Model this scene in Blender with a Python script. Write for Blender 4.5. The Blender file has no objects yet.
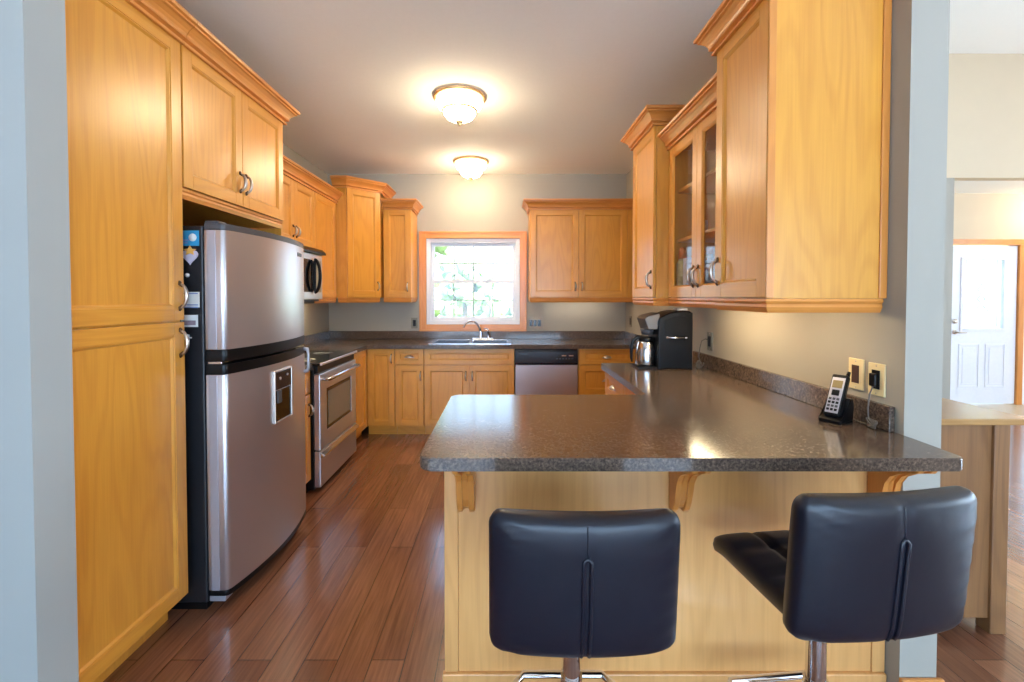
import bpy, bmesh, math, random
from mathutils import Vector, Matrix
random.seed(7)
sc = bpy.context.scene
COL = sc.collection
PI = math.pi

# ------------------------------------------------------------------ camera, exposure, world, large lights
CAM_Z = 1.38
cd = bpy.data.cameras.new('camera'); cam = bpy.data.objects.new('camera', cd); COL.objects.link(cam)
cd.sensor_width = 36.0; cd.lens = 447.0/1024*36.0
cd.shift_x = 7.0/1024; cd.shift_y = -34.6/1024
cd.clip_start = 0.02; cd.clip_end = 200
cam.location = (0, 0, CAM_Z); cam.rotation_euler = (math.radians(88.8), 0, 0)
sc.camera = cam
vs = sc.view_settings
vs.view_transform = 'Standard'; vs.look = 'None'; vs.gamma = 1.0; vs.use_curve_mapping = False
vs.exposure = 1.55

w = bpy.data.worlds.new('sky'); sc.world = w; w.use_nodes = True
nt = w.node_tree; bgn = nt.nodes['Background']
tc = nt.nodes.new('ShaderNodeTexCoord'); sep = nt.nodes.new('ShaderNodeSeparateXYZ'); rmp = nt.nodes.new('ShaderNodeValToRGB')
nt.links.new(tc.outputs['Generated'], sep.inputs[0]); nt.links.new(sep.outputs['Z'], rmp.inputs[0])
rmp.color_ramp.elements[0].position = 0.0; rmp.color_ramp.elements[0].color = (0.66, 0.83, 1.0, 1)
rmp.color_ramp.elements[1].position = 0.6; rmp.color_ramp.elements[1].color = (0.36, 0.62, 1.0, 1)
nt.links.new(rmp.outputs[0], bgn.inputs[0]); bgn.inputs[1].default_value = 1.9

def portal(loc, rot, sx, sy):
    l = bpy.data.lights.new('window_daylight', 'AREA'); l.shape = 'RECTANGLE'; l.size = sx; l.size_y = sy
    l.cycles.is_portal = True
    o = bpy.data.objects.new('window_daylight', l); COL.objects.link(o); o.location = loc; o.rotation_euler = rot
    return o
portal((-0.35, 5.10, 1.55), (-PI/2, 0, 0), 1.0, 0.95)        # kitchen window
def daylight(loc, rot, sx, sy, power, col):
    l = bpy.data.lights.new('window_daylight', 'AREA'); l.shape = 'RECTANGLE'; l.size = sx; l.size_y = sy
    l.energy = power; l.color = col
    o = bpy.data.objects.new('window_daylight', l); COL.objects.link(o); o.location = loc; o.rotation_euler = rot
daylight((0.9, -3.74, 1.45), (PI/2, 0, 0), 5.9, 2.2, 92, (0.40, 0.66, 1.0))     # patio glazing of the great room
daylight((8.74, 0.6, 1.6), (0, PI/2, 0), 2.1, 4.9, 170, (0.62, 0.80, 1.0))      # side glazing of the great room

sl = bpy.data.lights.new('sun', 'SUN'); sl.energy = 10.0; sl.angle = math.radians(1.0); sl.color = (1.0, 0.95, 0.86)
so = bpy.data.objects.new('sun', sl); COL.objects.link(so)
so.rotation_euler = Vector((-0.45, 0.62, -0.75)).to_track_quat('-Z', 'Y').to_euler()

# ------------------------------------------------------------------ helpers
def lin(r, g, b):
    f = lambda c: (c/255/12.92) if c/255 <= 0.04045 else ((c/255+0.055)/1.055)**2.4
    return (f(r), f(g), f(b), 1.0)

class MB:
    """collects shapes (world or thing coordinates) into one mesh"""
    def __init__(s): s.bm = bmesh.new(); s.mi = 0
    def face(s, pts, mi=None):
        vv = [s.bm.verts.new(p) for p in pts]
        f = s.bm.faces.new(vv); f.material_index = s.mi if mi is None else mi
        return f
    def box(s, x0, y0, z0, x1, y1, z1, bev=0.0, seg=2):
        r = bmesh.ops.create_cube(s.bm, size=1.0)
        vv = r['verts']
        for v in vv:
            v.co = Vector(((x0+x1)/2+v.co.x*(x1-x0), (y0+y1)/2+v.co.y*(y1-y0), (z0+z1)/2+v.co.z*(z1-z0)))
        ff = set(f for v in vv for f in v.link_faces)
        for f in ff: f.material_index = s.mi
        if bev > 0:
            ee = list(set(e for v in vv for e in v.link_edges))
            r2 = bmesh.ops.bevel(s.bm, geom=ee, offset=bev, segments=seg, affect='EDGES', profile=0.5)
            for f in r2['faces']: f.material_index = s.mi
        return s
    def prism(s, poly, axis, a0, a1, bev=0.0, seg=2):
        """extrude a 2D polygon along an axis: 'x': poly=(y,z); 'y': poly=(x,z); 'z': poly=(x,y)"""
        def P(p, a):
            return {'x': (a, p[0], p[1]), 'y': (p[0], a, p[1]), 'z': (p[0], p[1], a)}[axis]
        A = [s.bm.verts.new(P(p, a0)) for p in poly]; B = [s.bm.verts.new(P(p, a1)) for p in poly]
        ff = [s.bm.faces.new(A), s.bm.faces.new(B[::-1])]
        n = len(poly)
        for i in range(n): ff.append(s.bm.faces.new([A[i], B[i], B[(i+1) % n], A[(i+1) % n]]))
        for f in ff: f.material_index = s.mi
        if bev > 0:
            ee = set(e for f in ff[:2] for e in f.edges)
            bmesh.ops.bevel(s.bm, geom=list(ee), offset=bev, segments=seg, affect='EDGES', profile=0.5)
        return s
    def tube(s, pts, r, n=10, cap=True):
        pts = [Vector(p) for p in pts]
        rr = r if isinstance(r, (list, tuple)) else [r]*len(pts)
        rings = []
        t0 = (pts[1]-pts[0]).normalized()
        up = Vector((0, 0, 1)) if abs(t0.z) < 0.9 else Vector((1, 0, 0))
        u = t0.cross(up).normalized()
        for i, p in enumerate(pts):
            a = pts[max(0, i-1)]; b = pts[min(len(pts)-1, i+1)]
            t = (b-a).normalized()
            u = (u - t*u.dot(t)).normalized(); v = t.cross(u)
            rings.append([s.bm.verts.new(p+(u*math.cos(2*PI*k/n)+v*math.sin(2*PI*k/n))*rr[i]) for k in range(n)])
        for a, b in zip(rings, rings[1:]):
            for k in range(n):
                f = s.bm.faces.new([a[k], a[(k+1) % n], b[(k+1) % n], b[k]]); f.smooth = True; f.material_index = s.mi
        if cap:
            f = s.bm.faces.new(rings[0][::-1]); f.material_index = s.mi
            f = s.bm.faces.new(rings[-1]); f.material_index = s.mi
        return s
    def lathe(s, prof, c=(0, 0, 0), n=32, axis='z', smooth=True):
        """prof: list of (radius, height)"""
        c = Vector(c); rings = []
        for r, h in prof:
            ring = []
            for k in range(n):
                a = 2*PI*k/n; x, y = max(r, 1e-5)*math.cos(a), max(r, 1e-5)*math.sin(a)
                p = {'z': (x, y, h), 'x': (h, x, y), 'y': (x, h, y)}[axis]
                ring.append(s.bm.verts.new(c+Vector(p)))
            rings.append(ring)
        for a, b in zip(rings, rings[1:]):
            for k in range(n):
                f = s.bm.faces.new([a[k], a[(k+1) % n], b[(k+1) % n], b[k]]); f.smooth = smooth; f.material_index = s.mi
        for ring, rv in ((rings[0], True), (rings[-1], False)):
            f = s.bm.faces.new(ring[::-1] if rv else ring); f.material_index = s.mi
        return s
    def sweep(s, path, prof, closed_prof=True):
        """path: 2D points (x,y); prof: (out,z); out = to the right of the walking direction; mitred"""
        P = [Vector(p) for p in path]; n = len(P); off = []
        for i in range(n):
            d1 = (P[i]-P[i-1]).normalized() if i > 0 else None
            d2 = (P[i+1]-P[i]).normalized() if i < n-1 else None
            if d1 is None: d1 = d2
            if d2 is None: d2 = d1
            n1 = Vector((d1.y, -d1.x)); n2 = Vector((d2.y, -d2.x))
            b = (n1+n2); b = b/(b.dot(n1)) if b.length > 1e-6 else n1
            off.append(b)
        rows = [[s.bm.verts.new((P[i].x+off[i].x*o, P[i].y+off[i].y*o, z)) for o, z in prof] for i in range(n)]
        m = len(prof)
        for a, b in zip(rows, rows[1:]):
            for k in range(m if closed_prof else m-1):
                f = s.bm.faces.new([a[k], b[k], b[(k+1) % m], a[(k+1) % m]]); f.material_index = s.mi
        for r in (rows[0][::-1], rows[-1]):
            f = s.bm.faces.new(r); f.material_index = s.mi
        return s
    def build(s, name, mats, parent=None, smooth=None, mods=None):
        bmesh.ops.recalc_face_normals(s.bm, faces=s.bm.faces)
        if parent is not None:
            t = ORG[parent.name]
            bmesh.ops.translate(s.bm, verts=s.bm.verts, vec=-t)
        me = bpy.data.meshes.new(name); s.bm.to_mesh(me); s.bm.free()
        o = bpy.data.objects.new(name, me); COL.objects.link(o)
        for m in (mats if isinstance(mats, (list, tuple)) else [mats]): me.materials.append(m)
        if smooth is not None:
            for p in me.polygons: p.use_smooth = True
            md = o.modifiers.new('edges', 'EDGE_SPLIT'); md.split_angle = math.radians(smooth)
        if parent is not None:
            o.parent = parent; ORG[o.name] = ORG[parent.name]
        else:
            ORG[o.name] = Vector((0, 0, 0))
        return o
ORG = {}
def thing(name, label, cat, loc=(0, 0, 0), rz=0, group=None, local=False):
    """an Empty at the thing's base; parts are built in world coordinates unless local"""
    o = bpy.data.objects.new(name, None); COL.objects.link(o); o.empty_display_size = 0.05
    o.location = loc; o.rotation_euler = (0, 0, rz)
    o['label'] = label; o['category'] = cat
    if group: o['group'] = group
    ORG[o.name] = Vector((0, 0, 0)) if local else Vector(loc)
    return o
def tag(o, label, cat, group=None, kind=None):
    o['label'] = label; o['category'] = cat
    if group: o['group'] = group
    if kind: o['kind'] = kind
    return o
def struct(o): o['kind'] = 'structure'; return o
def centre(o):
    """move a single-mesh thing's origin to the middle of its base"""
    vs_ = [v.co for v in o.data.vertices]
    c = Vector(((min(v.x for v in vs_)+max(v.x for v in vs_))/2, (min(v.y for v in vs_)+max(v.y for v in vs_))/2, min(v.z for v in vs_)))
    for v in o.data.vertices: v.co -= c
    o.location = c; ORG[o.name] = c
    return o

# ------------------------------------------------------------------ materials
def newmat(name):
    m = bpy.data.materials.new(name); m.use_nodes = True
    return m, m.node_tree.nodes, m.node_tree.links, m.node_tree.nodes['Principled BSDF']
def plain(name, col, rough=0.5, metal=0.0, noise=0.04, nscale=30, coat=0.0, spec=None, bump=0.0):
    m, N, L, B = newmat(name)
    t = N.new('ShaderNodeTexCoord'); nz = N.new('ShaderNodeTexNoise'); nz.inputs['Scale'].default_value = nscale; nz.inputs['Detail'].default_value = 3
    L.new(t.outputs['Object'], nz.inputs['Vector'])
    mx = N.new('ShaderNodeMixRGB'); mx.blend_type = 'MULTIPLY'; mx.inputs[0].default_value = 1.0; mx.inputs[1].default_value = col
    mr = N.new('ShaderNodeMapRange'); mr.inputs[3].default_value = 1-noise; mr.inputs[4].default_value = 1+noise
    L.new(nz.outputs[0], mr.inputs[0]); L.new(mr.outputs[0], mx.inputs[2]); L.new(mx.outputs[0], B.inputs['Base Color'])
    B.inputs['Roughness'].default_value = rough; B.inputs['Metallic'].default_value = metal
    if coat: B.inputs['Coat Weight'].default_value = coat; B.inputs['Coat Roughness'].default_value = 0.15
    if spec is not None: B.inputs['Specular IOR Level'].default_value = spec
    if bump:
        bp = N.new('ShaderNodeBump'); bp.inputs['Strength'].default_value = bump; bp.inputs['Distance'].default_value = 0.002
        L.new(nz.outputs[0], bp.inputs['Height']); L.new(bp.outputs[0], B.inputs['Normal'])
    return m
def wood(name, light, dark, horiz=False, rough=0.33, contrast=1.0, coat=0.32):
    m, N, L, B = newmat(name)
    t = N.new('ShaderNodeTexCoord'); oi = N.new('ShaderNodeObjectInfo')
    ad = N.new('ShaderNodeVectorMath'); ad.operation = 'ADD'
    sc_ = N.new('ShaderNodeVectorMath'); sc_.operation = 'SCALE'; sc_.inputs[3].default_value = 37.0
    cb = N.new('ShaderNodeCombineXYZ')
    for i in range(3): L.new(oi.outputs['Random'], cb.inputs[i])
    L.new(cb.outputs[0], sc_.inputs[0]); L.new(t.outputs['Object'], ad.inputs[0]); L.new(sc_.outputs[0], ad.inputs[1])
    def mapped(s):
        mp = N.new('ShaderNodeMapping'); mp.inputs['Scale'].default_value = s; L.new(ad.outputs[0], mp.inputs['Vector']); return mp
    a, b = (0.8, 6.0)
    sv = (a, a, b) if horiz else (b, b, a)
    m1 = mapped(sv); n1 = N.new('ShaderNodeTexNoise'); n1.inputs['Scale'].default_value = 1.0; n1.inputs['Detail'].default_value = 1.5
    L.new(m1.outputs[0], n1.inputs['Vector'])
    mul = N.new('ShaderNodeMath'); mul.operation = 'MULTIPLY'; mul.inputs[1].default_value = 34.0*2
    sn = N.new('ShaderNodeMath'); sn.operation = 'SINE'
    L.new(n1.outputs[0], mul.inputs[0]); L.new(mul.outputs[0], sn.inputs[0])
    rg = N.new('ShaderNodeMapRange'); rg.inputs[1].default_value = -0.2; rg.inputs[2].default_value = 1.0; L.new(sn.outputs[0], rg.inputs[0])
    a2, b2 = (4.0, 150.0)
    m2 = mapped((a2, a2, b2) if horiz else (b2, b2, a2)); n2 = N.new('ShaderNodeTexNoise'); n2.inputs['Scale'].default_value = 1.0; n2.inputs['Detail'].default_value = 3
    L.new(m2.outputs[0], n2.inputs['Vector'])
    m3 = mapped((2.0, 2.0, 2.0)); n3 = N.new('ShaderNodeTexNoise'); n3.inputs['Scale'].default_value = 1.0; L.new(m3.outputs[0], n3.inputs['Vector'])
    c1 = N.new('ShaderNodeMixRGB'); c1.inputs[1].default_value = light; c1.inputs[2].default_value = dark
    f1 = N.new('ShaderNodeMath'); f1.operation = 'MULTIPLY'; f1.inputs[1].default_value = 0.20*contrast; L.new(rg.outputs[0], f1.inputs[0])
    f2 = N.new('ShaderNodeMath'); f2.operation = 'MULTIPLY_ADD'; f2.inputs[1].default_value = 0.55*contrast; L.new(n2.outputs[0], f2.inputs[0]); L.new(f1.outputs[0], f2.inputs[2])
    L.new(f2.outputs[0], c1.inputs[0])
    mr = N.new('ShaderNodeMapRange'); mr.inputs[3].default_value = 0.90; mr.inputs[4].default_value = 1.10; L.new(n3.outputs[0], mr.inputs[0])
    c2 = N.new('ShaderNodeMixRGB'); c2.blend_type = 'MULTIPLY'; c2.inputs[0].default_value = 1; L.new(c1.outputs[0], c2.inputs[1]); L.new(mr.outputs[0], c2.inputs[2])
    L.new(c2.outputs[0], B.inputs['Base Color'])
    B.inputs['Roughness'].default_value = rough; B.inputs['Coat Weight'].default_value = coat; B.inputs['Coat Roughness'].default_value = 0.3
    bp = N.new('ShaderNodeBump'); bp.inputs['Strength'].default_value = 0.08; bp.inputs['Distance'].default_value = 0.001
    L.new(n2.outputs[0], bp.inputs['Height']); L.new(bp.outputs[0], B.inputs['Normal'])
    return m
OAK_L, OAK_D = lin(230, 163, 64), lin(198, 124, 40)
WV = wood('oak_upright_grain', OAK_L, OAK_D)
WH = wood('oak_level_grain', OAK_L, OAK_D, horiz=True)
WOODS = [WV, WH]
OAK_GLARE = wood('oak_with_daylight_glare', lin(234, 174, 106), lin(206, 142, 78))  # cabinet oak made paler: daylight glare on the peninsula put into the colour
TRIM = wood('oak_trim', lin(224, 148, 68), lin(190, 110, 40), horiz=True)
TRIMV = wood('oak_trim_upright', lin(224, 148, 68), lin(190, 110, 40))
SIDEB = wood('brown_sideboard_wood', lin(156, 110, 68), lin(106, 70, 42), contrast=1.2, rough=0.4)
SIDET = wood('sideboard_top_wood', lin(190, 146, 92), lin(150, 104, 60), horiz=True, rough=0.25)
NICK = plain('satin_nickel', lin(196, 184, 172), 0.28, 1.0)
BRZ = plain('dark_pewter', lin(110, 88, 70), 0.35, 1.0)
CHROME = plain('chrome', lin(225, 225, 230), 0.06, 1.0, noise=0.0)
def steel(name, col, axis, rough=0.27):
    m, N, L, B = newmat(name)
    t = N.new('ShaderNodeTexCoord'); mp = N.new('ShaderNodeMapping'); s = [2.0, 2.0, 2.0]
    for k in range(3):
        if k != axis: s[k] = 260.0
    mp.inputs['Scale'].default_value = s
    nz = N.new('ShaderNodeTexNoise'); nz.inputs['Scale'].default_value = 1.0
    L.new(t.outputs['Object'], mp.inputs['Vector']); L.new(mp.outputs[0], nz.inputs['Vector'])
    mr = N.new('ShaderNodeMapRange'); mr.inputs[3].default_value = rough-0.012; mr.inputs[4].default_value = rough+0.012
    L.new(nz.outputs[0], mr.inputs[0]); L.new(mr.outputs[0], B.inputs['Roughness'])
    B.inputs['Base Color'].default_value = col; B.inputs['Metallic'].default_value = 0.85
    return m
STEEL_Y = steel('brushed_steel', lin(196, 192, 195), 1, 0.34)
STEEL_X = steel('brushed_steel_across', lin(196, 192, 195), 0, 0.34)
STEEL_S = plain('polished_steel', lin(205, 205, 210), 0.18, 1.0)
SILVER = plain('silver_plastic', lin(176, 176, 186), 0.35, 0.5)
BLK = plain('black_plastic', lin(13, 13, 15), 0.33, spec=0.25)
BLKT = plain('textured_black_enamel', lin(30, 31, 35), 0.4, bump=0.3, nscale=300)
GREYP = plain('grey_plastic', lin(70, 70, 74), 0.4)
BLKG = plain('black_glass', lin(10, 10, 12), 0.05, noise=0.0)
BLUEBLK = plain('glossy_dark_panel', lin(24, 28, 38), 0.18)
WHITEP = plain('white_plastic', lin(225, 226, 228), 0.35)
MUNT = plain('grey_muntin', lin(150, 152, 160), 0.4)
VINYL = plain('white_vinyl', lin(226, 228, 234), 0.35)
PAPER = plain('white_paper', lin(225, 225, 222), 0.8)
IVORY = plain('ivory_plate', lin(226, 208, 160), 0.4)
BROWNP = plain('brown_switch', lin(70, 44, 30), 0.4)
PEWTER = plain('grey_plate', lin(128, 122, 108), 0.4, 0.3)
WALL = plain('grey_beige_paint', lin(166, 160, 148), 0.75, noise=0.02, nscale=6, spec=0.25)
STUBM = plain('pale_grey_paint', lin(164, 166, 162), 0.75, noise=0.02, nscale=6, spec=0.25)
CEIL = plain('ceiling_paint', lin(250, 249, 243), 0.9, noise=0.02, nscale=60, spec=0.1)
CREAM = plain('cream_paint', lin(214, 196, 168), 0.8, noise=0.02, nscale=6, spec=0.2)
DOORP = plain('white_door_paint', lin(226, 226, 232), 0.45)
LEATH = plain('black_leather', lin(8, 13, 28), 0.40, noise=0.1, nscale=14, bump=0.3, coat=0.05)
TILE = plain('pale_tile', lin(196, 178, 150), 0.3)
LAWN = plain('lawn', lin(150, 170, 110), 0.9, noise=0.3, nscale=4)
LEAF = plain('foliage', lin(140, 156, 122), 0.8, noise=0.4, nscale=3)
BARK = plain('bark', lin(90, 74, 60), 0.9, noise=0.3)
FIELD = plain('pale_field', lin(214, 206, 150), 0.9, noise=0.15, nscale=1)

def counter_mat():
    m, N, L, B = newmat('grey_brown_laminate')
    t = N.new('ShaderNodeTexCoord')
    n1 = N.new('ShaderNodeTexNoise'); n1.inputs['Scale'].default_value = 110; n1.inputs['Detail'].default_value = 6; n1.inputs['Roughness'].default_value = 0.7
    n2 = N.new('ShaderNodeTexVoronoi'); n2.inputs['Scale'].default_value = 170
    for n in (n1, n2): L.new(t.outputs['Object'], n.inputs['Vector'])
    r = N.new('ShaderNodeValToRGB'); e = r.color_ramp.elements
    e[0].position = 0.30; e[0].color = lin(48, 40, 36); e[1].position = 0.72; e[1].color = lin(134, 114, 97)
    k = e.new(0.5); k.color = lin(88, 73, 63)
    L.new(n1.outputs[0], r.inputs[0])
    vr = N.new('ShaderNodeMapRange'); vr.inputs[1].default_value = 0.1; vr.inputs[2].default_value = 0.7; vr.inputs[3].default_value = 0.55; vr.inputs[4].default_value = 1.1; L.new(n2.outputs['Distance'], vr.inputs[0])
    mx = N.new('ShaderNodeMixRGB'); mx.blend_type = 'MULTIPLY'; mx.inputs[0].default_value = 0.6
    L.new(r.outputs[0], mx.inputs[1]); L.new(vr.outputs[0], mx.inputs[2]); L.new(mx.outputs[0], B.inputs['Base Color'])
    B.inputs['Roughness'].default_value = 0.15; B.inputs['Specular IOR Level'].default_value = 0.8
    return m
COUNTER = counter_mat()

def floor_mat():
    m, N, L, B = newmat('red_brown_plank_floor')
    t = N.new('ShaderNodeTexCoord'); mp = N.new('ShaderNodeMapping'); mp.inputs['Rotation'].default_value = (0, 0, PI/2)
    L.new(t.outputs['Object'], mp.inputs['Vector'])
    br = N.new('ShaderNodeTexBrick'); br.offset = 0.37; br.inputs['Scale'].default_value = 1.0
    br.inputs['Brick Width'].default_value = 1.22; br.inputs['Row Height'].default_value = 0.127
    br.inputs['Mortar Size'].default_value = 0.0016; br.inputs['Mortar Smooth'].default_value = 0.1; br.inputs['Bias'].default_value = 0.0
    br.inputs['Color1'].default_value = lin(114, 71, 50); br.inputs['Color2'].default_value = lin(142, 95, 69); br.inputs['Mortar'].default_value = lin(52, 26, 16)
    L.new(mp.outputs[0], br.inputs['Vector'])
    m2 = N.new('ShaderNodeMapping'); m2.inputs['Scale'].default_value = (70, 3.0, 1); L.new(t.outputs['Object'], m2.inputs['Vector'])
    n2 = N.new('ShaderNodeTexNoise'); n2.inputs['Scale'].default_value = 1.0; n2.inputs['Detail'].default_value = 6; n2.inputs['Roughness'].default_value = 0.65; L.new(m2.outputs[0], n2.inputs['Vector'])
    mr = N.new('ShaderNodeMapRange'); mr.inputs[1].default_value = 0.3; mr.inputs[2].default_value = 0.7; mr.inputs[3].default_value = 0.62; mr.inputs[4].default_value = 1.25; L.new(n2.outputs[0], mr.inputs[0])
    mx = N.new('ShaderNodeMixRGB'); mx.blend_type = 'MULTIPLY'; mx.inputs[0].default_value = 1; L.new(br.outputs['Color'], mx.inputs[1]); L.new(mr.outputs[0], mx.inputs[2])
    L.new(mx.outputs[0], B.inputs['Base Color'])
    B.inputs['Roughness'].default_value = 0.22; B.inputs['Coat Weight'].default_value = 0.5; B.inputs['Coat Roughness'].default_value = 0.12
    bp = N.new('ShaderNodeBump'); bp.inputs['Strength'].default_value = 0.12; bp.inputs['Distance'].default_value = 0.001
    L.new(n2.outputs[0], bp.inputs['Height']); L.new(bp.outputs[0], B.inputs['Normal'])
    return m
FLOOR = floor_mat()

def glass_mat(name, tint=(1, 1, 1, 1), refl=0.08, rough=0.0, edge=0.35):
    m = bpy.data.materials.new(name); m.use_nodes = True; N = m.node_tree.nodes; L = m.node_tree.links
    N.remove(N['Principled BSDF']); out = N['Material Output']
    tr = N.new('ShaderNodeBsdfTransparent'); tr.inputs[0].default_value = tint
    gl = N.new('ShaderNodeBsdfGlossy'); gl.inputs['Roughness'].default_value = rough
    fr = N.new('ShaderNodeLayerWeight'); fr.inputs[0].default_value = 0.35
    mu = N.new('ShaderNodeMath'); mu.operation = 'MULTIPLY_ADD'; mu.inputs[1].default_value = edge; mu.inputs[2].default_value = refl
    mu.use_clamp = True
    L.new(fr.outputs['Fresnel'], mu.inputs[0])
    mx = N.new('ShaderNodeMixShader'); L.new(mu.outputs[0], mx.inputs[0]); L.new(tr.outputs[0], mx.inputs[1]); L.new(gl.outputs[0], mx.inputs[2])
    L.new(mx.outputs[0], out.inputs[0])
    return m
GLASS = glass_mat('window_glass', (0.97, 0.98, 0.98, 1), 0.02)
def frost_mat():
    m = bpy.data.materials.new('frosted_leaded_glass'); m.use_nodes = True; N = m.node_tree.nodes; L = m.node_tree.links
    N.remove(N['Principled BSDF']); a = N.new('ShaderNodeBsdfTranslucent'); a.inputs[0].default_value = (0.95, 0.97, 1, 1); b = N.new('ShaderNodeBsdfTransparent')
    x = N.new('ShaderNodeMixShader'); x.inputs[0].default_value = 0.25; L.new(a.outputs[0], x.inputs[1]); L.new(b.outputs[0], x.inputs[2]); L.new(x.outputs[0], N['Material Output'].inputs[0]); return m
FROST = frost_mat()
CGLASS = glass_mat('cabinet_glass', (0.97, 0.97, 0.97, 1), 0.01, edge=0.12)

def emit(name, col, strength, base=None):
    m, N, L, B = newmat(name)
    B.inputs['Base Color'].default_value = base or (0.8, 0.8, 0.8, 1)
    B.inputs['Emission Color'].default_value = col; B.inputs['Emission Strength'].default_value = strength
    B.inputs['Roughness'].default_value = 0.3
    return m
DOME = emit('lit_frosted_glass', (1.0, 0.80, 0.54, 1), 37.0)
DOMEU = emit('lit_frosted_glass_rim', (1.0, 0.80, 0.54, 1), 9.0)
LEDFILL = emit('dim_fill_tube', (1.0, 0.88, 0.68, 1), 6.0)
LEDW = emit('lit_tube', (1.0, 0.82, 0.50, 1), 20.0)
LCD = plain('grey_green_screen', lin(130, 112, 70), 0.3)

# ------------------------------------------------------------------ setting
XL, XR, YB, ZC = -1.963, 1.345, 4.98, 2.74     # kitchen left wall, right wall, back wall, ceiling
XRO = 1.471; YE = 1.498                         # far side and near end of the right wall
HC = 4.06                                       # great room ceiling
def simple_box(name, b, mat, bev=0.0):
    m = MB(); m.box(*b, bev=bev); return struct(m.build(name, mat))
simple_box('floor', (-4.5, -3.6, -0.1, 8.6, YB, 0.0), FLOOR)
simple_box('floor_foyer', (4.9, YB, -0.1, 9.5, 6.3, -0.001), TILE)
simple_box('ceiling', (XL-0.12, 1.2, ZC, XRO, YB+0.12, ZC+0.1), CEIL)
simple_box('ceiling_great_room', (-4.6, -3.7, HC, 8.7, YB+0.12, HC+0.1), CEIL)
simple_box('ceiling_foyer', (4.9, YB+0.13, 2.70, 9.5, 6.3, 2.8), CEIL)
# back wall with the window hole
wx0, wx1, wz0, wz1 = -0.875, 0.165, 1.075, 2.03
m = MB()
m.box(XL-0.12, YB, 0, wx0, YB+0.12, ZC); m.box(wx1, YB, 0, XRO, YB+0.12, ZC)
m.box(wx0, YB, 0, wx1, YB+0.12, wz0); m.box(wx0, YB, wz1, wx1, YB+0.12, ZC)
struct(m.build('wall_back', WALL))
simple_box('wall_left', (XL-0.12, 1.32, 0, XL, YB, ZC), WALL)
simple_box('wall_right', (XR, YE, 0, XRO, YB, HC), WALL)
# stub walls beside the pantry (left) and bulkhead over the opening
simple_box('wall_left_stub', (-4.5, 1.214, 0, -1.292, 1.331, ZC), STUBM)
simple_box('wall_over_kitchen', (-4.5, 1.214, ZC+0.1, XR, 1.33, HC), STUBM)
# great room: back wall to foyer opening, header, foyer
simple_box('wall_great_room_back', (XRO, YB, 0, 4.98, YB+0.12, 2.699), WALL)
simple_box('wall_foyer_header', (XRO+0.001, YB, 2.70, 8.6, YB+0.12, HC), CREAM)
simple_box('wall_foyer_left', (4.86, YB+0.12, 0, 4.98, 6.3, 2.7), WALL)
m = MB()
m.box(4.98, 5.72, 2.045, 9.5, 5.84, 2.7); m.box(4.98, 5.72, 0, 5.655, 5.84, 2.045); m.box(7.05, 5.72, 0, 9.5, 5.84, 2.045)
struct(m.build('wall_foyer_back', CREAM))
# great room rear wall with patio glazing, side wall with windows
m = MB()
m.box(-4.5, -3.72, 0, -2.1, -3.6, HC); m.box(3.9, -3.72, 0, 8.6, -3.6, HC); m.box(-2.1, -3.72, 2.6, 3.9, -3.6, HC); m.box(-2.1, -3.72, 0, 3.9, -3.6, 0.3)
struct(m.build('wall_great_room_rear', CREAM))
m = MB()
m.box(8.6, -3.72, 0, 8.72, -1.9, HC); m.box(8.6, 3.1, 0, 8.72, YB+0.12, HC); m.box(8.6, -1.9, 2.7, 8.72, 3.1, HC); m.box(8.6, -1.9, 0, 8.72, 3.1, 0.5)
struct(m.build('wall_great_room_side', CREAM))
simple_box('wall_great_room_left', (-4.62, -3.72, 0, -4.5, 1.32, HC), STUBM)

# kitchen window: casing, vinyl frame, two sashes, muntins, panes
win = bpy.data.objects.new('window_1', None); COL.objects.link(win); win.location = ((wx0+wx1)/2, YB, wz0); struct(win); ORG['window_1'] = Vector(win.location)
m = MB()
cw = 0.07; yf = YB-0.018
def casing_leg(mb, x0, x1, z0, z1):
    mb.box(x0, yf, z0, x1, YB-0.001, z1, bev=0.003)
    d = 0.014
m.box(wx0-cw, yf, wz0-cw, wx0, YB-0.001, wz1+cw, bev=0.003); m.box(wx1, yf, wz0-cw, wx1+cw, YB-0.001, wz1+cw, bev=0.003)
m.mi = 1
m.box(wx0, yf, wz1, wx1, YB-0.001, wz1+cw, bev=0.003); m.box(wx0, yf, wz0-cw, wx1, YB-0.001, wz0, bev=0.003)
m.mi = 0
m.box(wx0-cw-0.006, yf-0.008, wz0-cw-0.006, wx0-cw+0.014, YB-0.001, wz1+cw+0.006, bev=0.002); m.box(wx1+cw-0.014, yf-0.008, wz0-cw-0.006, wx1+cw+0.006, YB-0.001, wz1+cw+0.006, bev=0.002)
m.mi = 1
m.box(wx0-cw+0.014, yf-0.008, wz1+cw-0.014, wx1+cw-0.014, YB-0.001, wz1+cw+0.006, bev=0.002); m.box(wx0-cw+0.014, yf-0.008, wz0-cw-0.006, wx1+cw-0.014, YB-0.001, wz0-cw+0.014, bev=0.002)
m.build('window_casing', [TRIMV, TRIM], win)
m = MB(); fw = 0.045
m.box(wx0, YB+0.01, wz0, wx0+fw, YB+0.11, wz1, bev=0.004); m.box(wx1-fw, YB+0.01, wz0, wx1, YB+0.11, wz1, bev=0.004)
m.box(wx0+fw, YB+0.01, wz1-fw, wx1-fw, YB+0.11, wz1, bev=0.004); m.box(wx0+fw, YB+0.01, wz0, wx1-fw, YB+0.11, wz0+fw, bev=0.004)
m.build('window_frame', VINYL, win)
zm = (wz0+wz1)/2
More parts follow.
